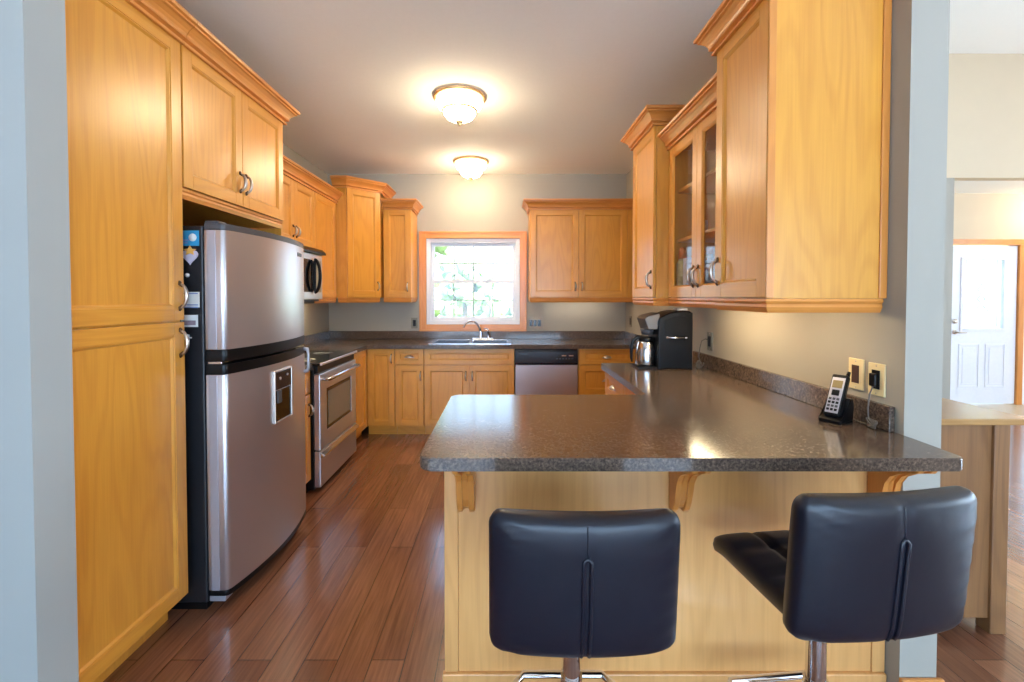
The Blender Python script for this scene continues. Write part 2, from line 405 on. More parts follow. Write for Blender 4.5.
for k, (z0, z1, yy) in enumerate(((zm-0.018, wz1-fw, YB+0.07), (wz0+fw, zm+0.018, YB+0.035))):
    m = MB(); sw = 0.036
    x0, x1 = wx0+fw+0.001, wx1-fw-0.001
    m.box(x0, yy, z0, x0+sw, yy+0.028, z1, bev=0.003); m.box(x1-sw, yy, z0, x1, yy+0.028, z1, bev=0.003)
    m.box(x0+sw, yy, z0, x1-sw, yy+0.028, z0+sw, bev=0.003); m.box(x0+sw, yy, z1-sw, x1-sw, yy+0.028, z1, bev=0.003)
    gx0, gx1, gz0, gz1 = x0+sw, x1-sw, z0+sw, z1-sw
    sash = m.build('sash', VINYL, win)
    m = MB()
    for i in (1, 2, 3): xx = gx0+(gx1-gx0)*i/4; m.box(xx-0.006, yy+0.009, gz0, xx+0.006, yy+0.019, gz1)
    zz = (gz0+gz1)/2; m.box(gx0, yy+0.0095, zz-0.006, gx1, yy+0.0185, zz+0.006)
    m.build('muntin_grid', MUNT, sash)
    m = MB(); m.box(gx0, yy+0.011, gz0, gx1, yy+0.017, gz1); m.build('window_pane', GLASS, sash)
    if k == 1:
        for fx in (0.3, 0.7):
            xx = gx0+(gx1-gx0)*fx; m = MB(); m.box(xx-0.025, yy-0.008, z1, xx+0.025, yy+0.014, z1+0.014, bev=0.004); m.build('sash_lock', VINYL, sash)

# great room glazing (lights the stools and the pantry end from behind the camera)
def big_window(name, xs, zs, y, axis):
    e = bpy.data.objects.new(name, None); COL.objects.link(e); struct(e)
    e.location = ((xs[0]+xs[1])/2, y, zs[0]) if axis == 'x' else (y, (xs[0]+xs[1])/2, zs[0]); ORG[name] = Vector(e.location)
    m = MB()
    def bar(a0, a1, z0, z1, d=0.05):
        if axis == 'x': m.box(a0, y-d, z0, a1, y+d, z1)
        else: m.box(y-d, a0, z0, y+d, a1, z1)
    bar(xs[0], xs[1], zs[0], zs[0]+0.06); bar(xs[0], xs[1], zs[1]-0.06, zs[1])
    n = 3
    for i in range(n+1):
        xx = xs[0]+(xs[1]-xs[0])*i/n; xx = min(max(xx, xs[0]+0.03), xs[1]-0.03); bar(xx-0.03, xx+0.03, zs[0]+0.06, zs[1]-0.06, 0.045)
    m.build('window_frame', VINYL, e)
    m = MB()
    if axis == 'x': m.box(xs[0]+0.03, y-0.004, zs[0]+0.03, xs[1]-0.03, y+0.004, zs[1]-0.03)
    else: m.box(y-0.004, xs[0]+0.03, zs[0]+0.03, y+0.004, xs[1]-0.03, zs[1]-0.03)
    m.build('window_pane', GLASS, e)
big_window('window_2', (-2.1, 3.9), (0.3, 2.6), -3.66, 'x')
big_window('window_3', (-1.9, 3.1), (0.5, 2.7), 8.66, 'y')

# front door in the foyer
dx0, dx1, dy, dh = 5.685, 6.545, 5.70, 2.03
door = bpy.data.objects.new('door_1', None); COL.objects.link(door); struct(door); door.location = ((dx0+dx1)/2, dy, 0); ORG['door_1'] = Vector(door.location)
gx0, gx1, gz0, gz1 = dx0+0.16, dx1-0.17, 0.97, 1.86
m = MB()
y0, y1 = dy+0.02, dy+0.065
m.box(dx0, y0, 0.01, gx0, y1, dh); m.box(gx1, y0, 0.01, dx1, y1, dh); m.box(gx0, y0, 0.01, gx1, y1, gz0); m.box(gx0, y0, gz1, gx1, y1, dh)
m.build('door_slab', DOORP, door)
m = MB()
for a, b in ((dx0+0.13, dx0+0.40), (dx0+0.47, dx1-0.13)):
    z0, z1 = 0.22, 0.78
    for (xa, xb, za, zb) in ((a, a+0.02, z0, z1), (b-0.02, b, z0, z1), (a+0.02, b-0.02, z0, z0+0.02), (a+0.02, b-0.02, z1-0.02, z1)):
        m.box(xa, y0-0.006, za, xb, y0-0.0003, zb, bev=0.002)
    m.box(a+0.05, y0-0.004, z0+0.05, b-0.05, y0-0.0003, z1-0.05, bev=0.003)
m.build('door_panel_moulding', DOORP, door)
m = MB()
for (xa, xb, za, zb) in ((gx0-0.025, gx0+0.01, gz0-0.025, gz1+0.025), (gx1-0.01, gx1+0.025, gz0-0.025, gz1+0.025), (gx0+0.01, gx1-0.01, gz0-0.025, gz0+0.01), (gx0+0.01, gx1-0.01, gz1-0.01, gz1+0.025)):
    m.box(xa, y0-0.012, za, xb, y1+0.012, zb, bev=0.004)
m.build('glazing_frame', DOORP, door)
m = MB(); m.box(gx0+0.005, y0+0.018, gz0+0.005, gx1-0.005, y0+0.026, gz1-0.005); lg = m.build('door_glass', FROST, door)
m = MB()
gw, gh, cx, cz = gx1-gx0, gz1-gz0, (gx0+gx1)/2, (gz0+gz1)/2
def lead(p, q, r=0.004): m.tube([(p[0], y0+0.016, p[1]), (q[0], y0+0.016, q[1])], r, n=6)
for fx in (0.12, 0.88): lead((gx0+gw*fx, gz0), (gx0+gw*fx, gz1))
for fz in (0.06, 0.25, 0.5, 0.75, 0.94): lead((gx0, gz0+gh*fz), (cx-0.10, gz0+gh*fz)); lead((cx+0.10, gz0+gh*fz), (gx1, gz0+gh*fz))
ov = [(cx+0.10*math.copysign(abs(math.cos(a))**0.8, math.cos(a)), cz+0.37*math.sin(a)) for a in [2*PI*k/20 for k in range(21)]]
for p, q in zip(ov, ov[1:]): lead(p, q)
for s_ in (-1, 1):
    for dz in (-0.12, 0, 0.12): lead((cx-0.05, cz+dz-0.06*s_), (cx+0.05, cz+dz+0.06*s_), 0.006)
lead((cx, gz0), (cx, cz-0.37)); lead((cx, cz+0.37), (cx, gz1))
m.build('lead_came', NICK, lg)
m = MB(); m.lathe([(0.0, 0), (0.028, 0.0), (0.03, 0.012), (0.0, 0.02)], (dx0+0.07, y0-0.02, 1.07), n=16, axis='y'); m.build('deadbolt', NICK, door)
m = MB(); m.lathe([(0.0, 0), (0.026, 0.0), (0.028, 0.012), (0.0, 0.02)], (dx0+0.07, y0-0.02, 0.93), n=16, axis='y')
m.tube([(dx0+0.07, y0-0.01, 0.93), (dx0+0.07, y0-0.05, 0.93), (dx0+0.10, y0-0.055, 0.93), (dx0+0.18, y0-0.05, 0.925)], [0.010, 0.010, 0.010, 0.008], n=8)
m.build('door_handle', NICK, door)
# door casing (structure)
m = MB()
m.box(dx0-0.03, dy-0.005, 0, dx0-0.002, dy+0.14, dh+0.012, bev=0.003); m.box(dx1+0.004, dy-0.005, 0, dx1+0.075, dy+0.14, dh+0.012, bev=0.003); m.mi = 1
m.box(dx0-0.03, dy-0.006, dh+0.014, 7.05, dy+0.14, dh+0.085, bev=0.003)
m.mi = 0
m.box(6.99, dy-0.005, 0, 7.05, dy+0.14, dh+0.012, bev=0.003)
struct(m.build('trim_1', [TRIMV, TRIM]))
m = MB(); m.box(dx1+0.077, dy+0.02, 0, 6.988, dy+0.06, 0.55); m.box(dx1+0.077, dy+0.02, 0.55, dx1+0.13, dy+0.06, dh); m.box(6.93, dy+0.02, 0.55, 6.988, dy+0.06, dh); m.box(dx1+0.13, dy+0.02, 1.95, 6.93, dy+0.06, dh)
m.mi = 1; m.box(dx1+0.13, dy+0.035, 0.55, 6.93, dy+0.042, 1.95)
struct(m.build('window_4', [DOORP, GLASS]))
# baseboards seen at the right wall's end
m = MB(); m.box(XR-0.004, YE-0.016, 0, XRO+0.016, YE-0.001, 0.085, bev=0.004); struct(m.build('baseboard_right_end', TRIM))
m = MB(); m.box(-1.290, 1.201, 0, -1.278, 1.334, 0.085, bev=0.003); m.box(-4.5, 1.200, 0, -1.2905, 1.213, 0.085, bev=0.003); struct(m.build('baseboard_left_stub', TRIM))

# outside: lawn, field, trees
m = MB(); m.box(-40, 5.3, -0.6, 40, 60, -0.5); struct(m.build('ground_lawn', LAWN))
BOUNCE = plain('pale_bounce_ground', lin(200, 204, 210), 0.9, noise=0.08, nscale=3)
m = MB(); m.box(-40, -60, -0.6, 40, -3.9, -0.3); m.box(8.8, -3.9, -0.6, 40, 5.2, -0.3); struct(m.build('ground_bounce', BOUNCE))  # unseen pale ground, added to bounce daylight up to the kitchen ceiling
def tree(x, y, h, r, label):
    t = thing('tree', label, 'tree', (x, y, -0.5), group='trees outside the window')
    m = MB(); m.tube([(x, y, -0.5), (x+0.05, y, h*0.3), (x, y, h*0.7)], [r*0.09, r*0.07, r*0.03], n=8); m.build('trunk', BARK, t)
    m = MB()
    for k in range(110):
        a = random.uniform(0, 2*PI); rr = r*math.sqrt(random.random())*0.8; zz = h*random.uniform(0.35, 1.0)
        rad = r*random.uniform(0.08, 0.22)
        rv = bmesh.ops.create_icosphere(m.bm, subdivisions=2, radius=rad)['verts']
        c = Vector((x+rr*math.cos(a)*(1.15-zz/h*0.6), y+rr*math.sin(a)*(1.15-zz/h*0.6), zz))
        for v in rv: v.co = c+v.co*random.uniform(0.75, 1.25)
    m.build('foliage', LEAF, t)
tree(-3.0, 16, 5.6, 1.5, 'tall leafy tree outside at the left of the kitchen window')
tree(-2.0, 22, 3.0, 1.6, 'pale green rounded tree outside, middle of the kitchen window')
tree(-0.9, 26, 2.6, 0.9, 'small tree outside right of centre in the kitchen window')
m = MB()
for k in range(60):
    rv = bmesh.ops.create_icosphere(m.bm, subdivisions=2, radius=random.uniform(0.5, 1.0))['verts']; c = Vector((-14+k*0.5, 40+random.uniform(-1, 1), 0.4+random.uniform(-0.2, 0.4)))
    for v in rv: v.co = c+v.co*random.uniform(0.8, 1.2)
tag(m.build('hedge', LEAF), 'distant green hedge line seen low through the kitchen window', 'hedge', kind='stuff')

# ------------------------------------------------------------------ cabinet building blocks
class Fr:
    """a local frame on a cabinet front: O origin, U along the width, N outward"""
    def __init__(s, O, U, N): s.O, s.U, s.N = Vector(O), Vector(U), Vector(N)
    def __call__(s, u, v, w): return s.O+s.U*u+Vector((0, 0, v))+s.N*w
def fbox(m, F, u0, v0, w0, u1, v1, w1, bev=0.0):
    vv = [m.bm.verts.new(F(u, v, w_)) for u in (u0, u1) for v in (v0, v1) for w_ in (w0, w1)]
    idx = ((0, 1, 3, 2), (4, 6, 7, 5), (0, 4, 5, 1), (2, 3, 7, 6), (0, 2, 6, 4), (1, 5, 7, 3))
    ff = []
    for q in idx:
        f = m.bm.faces.new([vv[i] for i in q]); f.material_index = m.mi; ff.append(f)
    if bev:
        ee = list(set(e for v in vv for e in v.link_edges))
        r = bmesh.ops.bevel(m.bm, geom=ee, offset=bev, segments=2, affect='EDGES', profile=0.5)
        for f in r['faces']: f.material_index = m.mi
def shaker(F, u0, v0, u1, v1, parent, name='door', t=0.02, fw=0.057, glass=False, slab=False):
    """framed door: stiles, rails, recessed panel with a moulded inner edge, parent-local"""
    m = MB(); w0, w1 = 0.001, t
    g = 0.0012
    a, b, c, d = u0+g, v0+g, u1-g, v1-g
    fwv = min(fw, (d-b)*0.28)
    m.mi = 0
    fbox(m, F, a, b, w0, a+fw, d, w1, 0.0018); fbox(m, F, c-fw, b, w0, c, d, w1, 0.0018)
    m.mi = 1
    fbox(m, F, a+fw, b, w0, c-fw, b+fwv, w1, 0.0012); fbox(m, F, a+fw, d-fwv, w0, c-fw, d, w1, 0.0012)
    # moulded inner edge: a sloping step
    ia, ib, ic, id_ = a+fw, b+fwv, c-fw, d-fwv
    s1 = 0.012; wl = w1-0.003; wp = w1-0.011
    R0 = [(ia, ib), (ic, ib), (ic, id_), (ia, id_)]
    R1 = [(ia+s1*0.35, ib+s1*0.35), (ic-s1*0.35, ib+s1*0.35), (ic-s1*0.35, id_-s1*0.35), (ia+s1*0.35, id_-s1*0.35)]
    R2 = [(ia+s1, ib+s1), (ic-s1, ib+s1), (ic-s1, id_-s1), (ia+s1, id_-s1)]
    for i in range(4):
        j = (i+1) % 4; mi = 1 if i in (0, 2) else 0
        m.face([F(*R0[i], wl), F(*R0[j], wl), F(*R1[j], wl), F(*R1[i], wl)], mi)
        m.face([F(*R1[i], wl), F(*R1[j], wl), F(*R2[j], wp), F(*R2[i], wp)], mi)
    if not glass:
        m.face([F(*p, wp) for p in R2], 0)
    o = m.build(name, WOODS, parent)
    if glass:
        m = MB(); m.mi = 0
        fbox(m, F, ia+0.002, ib+0.002, w0+0.004, ic-0.002, id_-0.002, w0+0.008)
        m.build('glass_pane', CGLASS, o)
    return o
def pull(F, u, v, parent, L=0.115, name='handle', mat=None, horiz=False):
    """arched bar pull with flared feet"""
    m = MB(); pts, rr = [], []
    n = 12
    for k in range(n+1):
        s = -1+2*k/n
        h = 0.021+0.030*max(0, 1-s*s)**0.5*1.0 if abs(s) < 0.98 else 0.021
        q = F(u, v+s*L/2*0.80, h) if not horiz else F(u+s*L/2*0.80, v, h)
        pts.append(q); rr.append(0.0042+0.0042*max(0, 1-s*s))
    m.tube(pts, rr, n=10); m.mi = 1
    for s in (-1, 1):
        a = [F(u, v+s*L/2*(0.80+e), h) if not horiz else F(u+s*L/2*(0.80+e), v, h) for e, h in ((0.16, 0.021), (0.06, 0.0235), (-0.05, 0.024), (-0.2, 0.034))]
        m.tube(a, [0.0035, 0.0065, 0.0075, 0.005], n=8)
    return m.build(name, [mat or NICK, BRZ], parent, smooth=50)
def cup_pull(F, u, v, parent, W=0.085):
    """half-moon bin pull"""
    m = MB(); nu, nv = 12, 6
    grid = []
    for i in range(nu+1):
        th = PI*i/nu; row = []
        for j in range(nv+1):
            ph = PI/2*j/nv
            x = -math.cos(th)*W/2*1.0
            e = math.sin(th)
            row.append(m.bm.verts.new(F(u+x, v+e*0.026*math.cos(ph), 0.0205+e*0.024*math.sin(ph)+0.0005)))
        grid.append(row)
    for i in range(nu):
        for j in range(nv):
            try:
                f = m.bm.faces.new([grid[i][j], grid[i+1][j], grid[i+1][j+1], grid[i][j+1]]); f.smooth = True
            except ValueError: pass
    bmesh.ops.remove_doubles(m.bm, verts=m.bm.verts, dist=0.0002)
    fbox(m, F, u-W/2-0.006, v-0.004, 0.0202, u+W/2+0.006, v+0.004, 0.0235, 0.0008)
    return m.build('cup_handle', NICK, parent)
CROWN = [(o*1.15, h) for o, h in [(0.0, 0.0), (0.012, 0.0), (0.012, 0.008), (0.006, 0.012), (0.006, 0.018), (0.020, 0.024), (0.020, 0.034), (0.023, 0.042), (0.030, 0.054), (0.042, 0.067), (0.050, 0.071), (0.050, 0.079), (0.060, 0.083), (0.062, 0.094), (0.058, 0.102), (0.0, 0.102)]]
RAIL = [(0.0, 0.0), (0.014, 0.0), (0.016, -0.010), (0.010, -0.020), (0.012, -0.030), (0.008, -0.040), (0.002, -0.050), (-0.012, -0.050), (-0.012, 0.0)]
def crown(path, z, parent):
    m = MB(); m.sweep(path, [(o+0.001, z-0.012+h) for o, h in CROWN]); return m.build('crown_moulding', TRIM, parent)
def lightrail(path, z, parent):
    m = MB(); m.sweep(path, [(o, z+h-0.0005) for o, h in RAIL]); return m.build('light_rail', TRIM, parent)
def carcass(b, parent, kick=None, kick_side=None):
    m = MB(); m.box(*b, bev=0.001)
    return m.build('carcass', WV, parent)

# ------------------------------------------------------------------ left run
XF = -1.353        # front of the tall and base carcasses are XF-0.02
def left_frame(y0): return Fr((XF-0.02, y0, 0), (0, 1, 0), (1, 0, 0))
TB = 2.447         # top of tall boxes
# pantry
t = thing('pantry_cabinet', 'tall two-door oak pantry cabinet left of the refrigerator', 'cabinet', (-1.65, 1.6, 0))
carcass((XL+0.002, 1.335, 0.1, XF-0.02, 1.888, TB), t)
m = MB(); m.box(XL+0.01, 1.337, 0.0, XF-0.09, 1.885, 0.1); m.build('toe_kick', WV, t)
F = left_frame(1.322)
d1 = shaker(F, 0.015, 0.115, 0.564, 1.277, t); d2 = shaker(F, 0.015, 1.283, 0.564, TB-0.003, t)
pull(F, 0.535, 1.19, d1, L=0.13); pull(F, 0.535, 1.385, d2, L=0.13)
crown([(XF, 1.336), (XF, 1.888)], TB, t)
# over-fridge cabinet
t = thing('wall_cabinet', 'deep two-door oak cabinet above the refrigerator', 'cabinet', (-1.65, 2.3, 1.80))
FY0, FY1 = 1.890, 2.750
carcass((XL+0.002, FY0, 1.80, XF-0.02, FY1, TB), t)
F = left_frame(FY0)
d1 = shaker(F, 0.004, 1.845, 0.430, TB-0.003, t); d2 = shaker(F, 0.430, 1.845, 0.856, TB-0.003, t)
pull(F, 0.404, 1.965, d1); pull(F, 0.456, 1.965, d2)
crown([(XF, FY0), (XF, FY1+0.002), (XL+0.4, FY1+0.002)], TB, t)
m = MB(); m.sweep([(XF-0.022, FY0), (XF-0.022, FY1)], [(0.0, 1.843), (0.012, 1.843), (0.012, 1.832), (0.006, 1.826), (0.010, 1.815), (0.004, 1.798), (-0.02, 1.798), (-0.02, 1.843)]); m.build('light_rail', TRIM, t)
# fridge end panel far side
m = MB(); m.box(XL+0.002, FY1-0.019, 0.0, XF-0.01, FY1, 1.7965, bev=0.001); m.build('end_panel', WV, t)

# left wall cabinets (12 in deep)
XU = -1.633; UB, UT = 1.375, 2.295
def left_upper(y0, y1, z0, ndoor, label, handle_side=None, crown_end=False):
    t = thing('wall_cabinet', label, 'cabinet', ((XL+XU)/2, (y0+y1)/2, z0))
    carcass((XL+0.002, y0+0.001, z0, XU-0.02, y1-0.001, UT), t)
    F = Fr((XU-0.02, y0, 0), (0, 1, 0), (1, 0, 0)); W = y1-y0
    hz = z0+0.105
    if ndoor == 2:
        d1 = shaker(F, 0.003, z0+0.003, W/2, UT-0.003, t); d2 = shaker(F, W/2, z0+0.003, W-0.003, UT-0.003, t)
        pull(F, W/2-0.028, hz, d1, L=0.10); pull(F, W/2+0.028, hz, d2, L=0.10)
    else:
        d1 = shaker(F, 0.003, z0+0.003, W-0.003, UT-0.003, t)
        if handle_side: pull(F, 0.03 if handle_side < 0 else W-0.03, hz, d1, L=0.10)
    crown([(XU, y0), (XU, y1)], UT, t)
    return t
t = left_upper(FY1+0.002, 3.10, UB, 1, 'narrow oak wall cabinet between refrigerator cabinet and microwave', 1); lightrail([(XU-0.016, FY1+0.002), (XU-0.016, 3.098)], UB, t)
left_upper(3.10, 3.86, 1.785, 2, 'short two-door oak wall cabinet above the microwave')
t = left_upper(3.86, 4.34, UB, 1, 'single-door oak wall cabinet between microwave and diagonal corner cabinet'); lightrail([(XU-0.016, 3.862), (XU-0.016, 4.338)], UB, t)

# diagonal corner wall cabinet (taller)
t = thing('corner_cabinet', 'tall diagonal oak wall cabinet in the left back corner', 'cabinet', (-1.7, 4.75, UB))
cA, cB = (-1.542, 4.345), (-1.285, 4.600)
m = MB(); m.prism([(XL+0.002, 4.345), cA, cB, (-1.285, YB-0.002), (XL+0.002, YB-0.002)], 'z', UB, TB); m.build('carcass', WV, t)
U = Vector((cB[0]-cA[0], cB[1]-cA[1], 0)); W = U.length; U.normalize(); Nn = Vector((U.y, -U.x, 0))
F = Fr((cA[0], cA[1], 0), U, Nn)
d = shaker(F, 0.004, UB+0.003, W-0.004, TB-0.003, t); pull(F, W-0.035, UB+0.115, d, L=0.10)
cAx, cBx = (cA[0]+0.004, cA[1]-0.004), (cB[0]+0.004, cB[1]-0.004)
crown([(XL+0.30, 4.343), (cA[0]+0.006, 4.343), (cB[0]+0.016, 4.600-0.004), (cB[0]+0.016, YB-0.03)], TB, t)
lightrail([(XL+0.34, 4.359), (cA[0], 4.359), (cB[0]-0.01, 4.61)], UB, t)
# small cabinet left of the window
t = thing('wall_cabinet', 'single-door oak wall cabinet just left of the kitchen window', 'cabinet', (-1.12, 4.8, UB))
YU = 4.65
carcass((-1.262, YU+0.02, UB, -0.975, YB-0.002, UT), t)
F = Fr((-1.262, YU+0.02, 0), (1, 0, 0), (0, -1, 0))
d = shaker(F, 0.0, UB+0.003, 0.287, UT-0.003, t); pull(F, 0.25, UB+0.11, d, L=0.10)
crown([(-1.262, YU), (-0.973, YU), (-0.973, YB-0.02)], UT, t); lightrail([(-1.262, YU+0.016), (-0.987, YU+0.016), (-0.987, YB-0.03)], UB, t)
# right of the window
t = thing('wall_cabinet', 'two-door oak wall cabinet on the back wall right of the window', 'cabinet', (0.8, 4.8, UB))
carcass((0.26, YU+0.02, UB, XR-0.002, YB-0.002, UT), t)
F = Fr((0.26, YU+0.02, 0), (1, 0, 0), (0, -1, 0))
d1 = shaker(F, 0.003, UB+0.003, 0.505, UT-0.003, t); d2 = shaker(F, 0.505, UB+0.003, 1.01, UT-0.003, t)
pull(F, 0.47, UB+0.115, d1, L=0.10); pull(F, 0.54, UB+0.115, d2, L=0.10)
m = MB(); fbox(m, F, 1.012, UB, 0.001, XR-0.26-0.003, UT, 0.012); m.build('filler_strip', WV, t)
crown([(0.26, YB-0.02), (0.26, YU), (XR-0.002, YU)], UT, t); lightrail([(0.272, YB-0.03), (0.272, YU+0.016), (XR-0.002, YU+0.016)], UB, t)

# ------------------------------------------------------------------ right run of wall cabinets
XN, XG = 0.919, 1.012
def right_upper(y0, y1, xf, top, doors, label, glass=False, handles=()):
    t = thing('wall_cabinet' if not glass else 'glass_cabinet', label, 'cabinet', ((xf+XR)/2, (y0+y1)/2, UB))
    if not glass: carcass((xf+0.02, y0, UB, XR-0.002, y1, top), t)
    else:
        m = MB(); xb = XR-0.002; xo = xf+0.02
        m.box(xo, y0, UB, xb, y0+0.018, top); m.box(xo, y1-0.018, UB, xb, y1, top)
        m.box(xo, y0+0.018, UB, xb, y1-0.018, UB+0.018); m.box(xo, y0+0.018, top-0.018, xb, y1-0.018, top); m.box(xb-0.008, y0+0.018, UB+0.018, xb, y1-0.018, top-0.018)
        m.box(xo, (y0+y1)/2-0.02, UB+0.018, xo+0.018, (y0+y1)/2+0.02, top-0.018)
        m.build('carcass', WV, t)
        m = MB(); m.box(xo+0.03, y0+0.019, UB+0.34, xb-0.009, y1-0.019, UB+0.358); m.box(xo+0.03, y0+0.019, UB+0.64, xb-0.009, y1-0.019, UB+0.658); m.build('shelf', WH, t)
    F = Fr((xf+0.02, y0, 0), (0, 1, 0), (-1, 0, 0)); W = y1-y0
    for k in range(doors):
        a, b = W*k/doors+(0.003 if k == 0 else 0), W*(k+1)/doors-(0.003 if k == doors-1 else 0)
        d = shaker(F, a, UB+0.003, b, top-0.003, t, glass=glass)
        if k < len(handles): pull(F, b-0.03 if handles[k] > 0 else a+0.03, UB+0.115, d, L=0.125)
    return t
t = right_upper(1.576, 1.966, XN, TB, 1, 'nearest oak wall cabinet on the right with a broad grained end panel', handles=(1,))
crown([(XR-0.03, 1.576), (XN, 1.576), (XN, 1.966), (XG+0.03, 1.966)][::-1], TB, t)
lightrail([(XR-0.012, 1.590), (XN+0.016, 1.590), (XN+0.016, 1.964)][::-1], UB, t)
m = MB(); m.box(XR-0.030, 1.570, UB, XR-0.003, 1.5758, TB, bev=0.002); m.box(XN, 1.5725, UB+0.002, XN+0.026, 1.5758, TB-0.003, bev=0.001); m.build('scribe_strip', TRIMV, t)
gt = right_upper(1.968, 2.778, XG, UT, 2, 'glass-fronted oak wall cabinet between two taller ones on the right wall', glass=True, handles=(1, -1))
crown([(XG, 1.968), (XG, 2.778)][::-1], UT, gt); lightrail([(XG+0.016, 1.968), (XG+0.016, 2.778)][::-1], UB, gt)
t = right_upper(2.780, 3.235, XN, TB, 1, 'far tall oak wall cabinet on the right wall above the coffee maker', handles=(-1,))
crown([(XG+0.2, 2.780), (XN, 2.780), (XN, 3.235), (XG+0.2, 3.235)][::-1], TB, t); lightrail([(XG+0.1, 2.796), (XN+0.016, 2.796), (XN+0.016, 3.233)][::-1], UB, t)

# things kept in the glass cabinet
def jar(name, label, cat, x, y, z, prof, mat, cap=None, capmat=None, n=18):
    if cap:
        t = thing(name, label, cat, (x, y, z)); m = MB(); m.lathe([(r, z+h) for r, h in prof], (x, y, 0), n=n); m.build('body', mat, t)
        m = MB(); m.lathe([(r, z+h) for r, h in cap], (x, y, 0), n=n); m.build('cap', capmat, t)
        return t
    m = MB(); m.lathe([(r, z+h) for r, h in prof], (x, y, 0), n=n)
    return tag(centre(m.build(name, mat)), label, cat)
C1 = plain('olive_tin', lin(170, 160, 110), 0.5, noise=0.5, nscale=60); C2 = plain('blue_white_carton', lin(200, 206, 222), 0.5, noise=0.3, nscale=40)
C3 = plain('orange_label', lin(214, 112, 40), 0.5); C4 = plain('dark_pattern', lin(150, 146, 148), 0.5, noise=0.6, nscale=70); C5 = plain('pale_stoneware', lin(205, 200, 200), 0.4, noise=0.15)
zf = UB+0.0185
jar('jar', 'olive patterned jar with orange lid behind the left glass door', 'jar', 1.076, 2.712, zf, [(0.0, 0), (0.030, 0), (0.034, 0.008), (0.034, 0.19), (0.022, 0.215)], C1, [(0.0, 0.2155), (0.024, 0.2155), (0.024, 0.26), (0.014, 0.285), (0.0, 0.29)], C3)
m = MB(); m.box(1.055, 2.60, zf, 1.115, 2.655, zf+0.215, bev=0.003); tag(centre(m.build('carton', C2)), 'blue and white carton behind the left glass door', 'box')
jar('bottle', 'dark bottle with orange cap at the back of the glass cabinet', 'bottle', 1.17, 2.55, zf, [(0.0, 0), (0.035, 0), (0.037, 0.01), (0.037, 0.16), (0.015, 0.20), (0.013, 0.23)], C4, [(0.0, 0.2305), (0.017, 0.2305), (0.017, 0.275), (0.0, 0.277)], C3)
for (y, hh, lab) in ((2.16, 0.055, 'lowest patterned bowl of the stack behind the right glass door'),):
    pass
zb = zf
for k, lab in enumerate(('patterned bowl at the bottom of the stack behind the right glass door', 'patterned bowl in the middle of the stack behind the right glass door', 'patterned bowl on top of the stack behind the right glass door')):
    m = MB(); r0 = 0.062-0.002*k
    m.lathe([(0.0, zb), (0.03, zb), (0.045, zb+0.015), (r0, zb+0.06), (r0-0.005, zb+0.06), (0.04, zb+0.02), (0.0, zb+0.014)], (1.108, 2.42, 0), n=24)
    tag(centre(m.build('bowl', C5 if k != 1 else C4)), lab, 'bowl', 'bowls in the glass cabinet'); zb += 0.0605
for k, (y, lab) in enumerate(((2.10, 'pale mug on the middle shelf behind the right glass door'), (2.62, 'pale mug on the middle shelf behind the left glass door'))):
    m = MB(); z0 = UB+0.3585; m.lathe([(0.0, z0), (0.035, z0), (0.04, z0+0.01), (0.04, z0+0.09), (0.036, z0+0.09), (0.034, z0+0.012), (0.0, z0+0.008)], (1.14, y, 0), n=20)
    m.tube([(1.14, y-0.038, z0+0.075), (1.14, y-0.065, z0+0.07), (1.14, y-0.07, z0+0.045), (1.14, y-0.06, z0+0.025), (1.14, y-0.038, z0+0.018)], 0.006, n=8)
    tag(centre(m.build('mug', C5)), lab, 'mug', 'mugs in the glass cabinet')

# ------------------------------------------------------------------ refrigerator
RY0, RY1 = 1.945, 2.722
t = thing('refrigerator', 'stainless top-freezer refrigerator with black sides under the oak cabinet', 'refrigerator', (-1.6, 2.32, 0))
m = MB(); m.box(-1.93, RY0, 0.03, -1.312, RY1-0.001, 1.690, bev=0.006); m.build('body', BLKT, t)
m = MB(); m.box(-1.92, RY0+0.003, 0.0, -1.318, RY1-0.01, 0.0295); m.build('base_grille', BLK, t)
def bowed(y0, y1, z0, z1, mat, name, parent, xb=-1.305, xe=-1.216, bulge=0.048, rnd=0.022, cap=None):
    n = 20; pl = [(xb, y0), ]
    pl = [(xb, y0)]
    for k in range(5):
        a = PI/2*k/4; pl.append((xe-rnd+rnd*math.sin(a), y0+rnd-rnd*math.cos(a)))
    for k in range(1, n):
        s = k/n; yy = y0+rnd+(y1-y0-2*rnd)*s
        pl.append((xe+bulge*(1-(2*s-1)**2), yy))
    for k in range(5):
        a = PI/2*k/4; pl.append((xe-rnd+rnd*math.cos(a), y1-rnd+rnd*math.sin(a)))
    pl.append((xb, y1))
    m = MB(); m.prism(pl, 'z', z0, z1, bev=0.003)
    return m.build(name, mat, parent, smooth=30)
fd = bowed(RY0, RY1, 1.150, 1.672, STEEL_Y, 'freezer_door', t)
bowed(RY0, RY1, 1.6725, 1.700, GREYP, 'door_cap', fd)
bowed(RY0, RY1, 1.098, 1.1495, BLK, 'door_trim', fd)
rd = bowed(RY0, RY1, 0.085, 1.040, STEEL_Y, 'refrigerator_door', t)
bowed(RY0, RY1, 1.0405, 1.085, BLK, 'door_trim', rd)
bowed(RY0, RY1, 0.060, 0.0845, BLK, 'door_cap', rd)
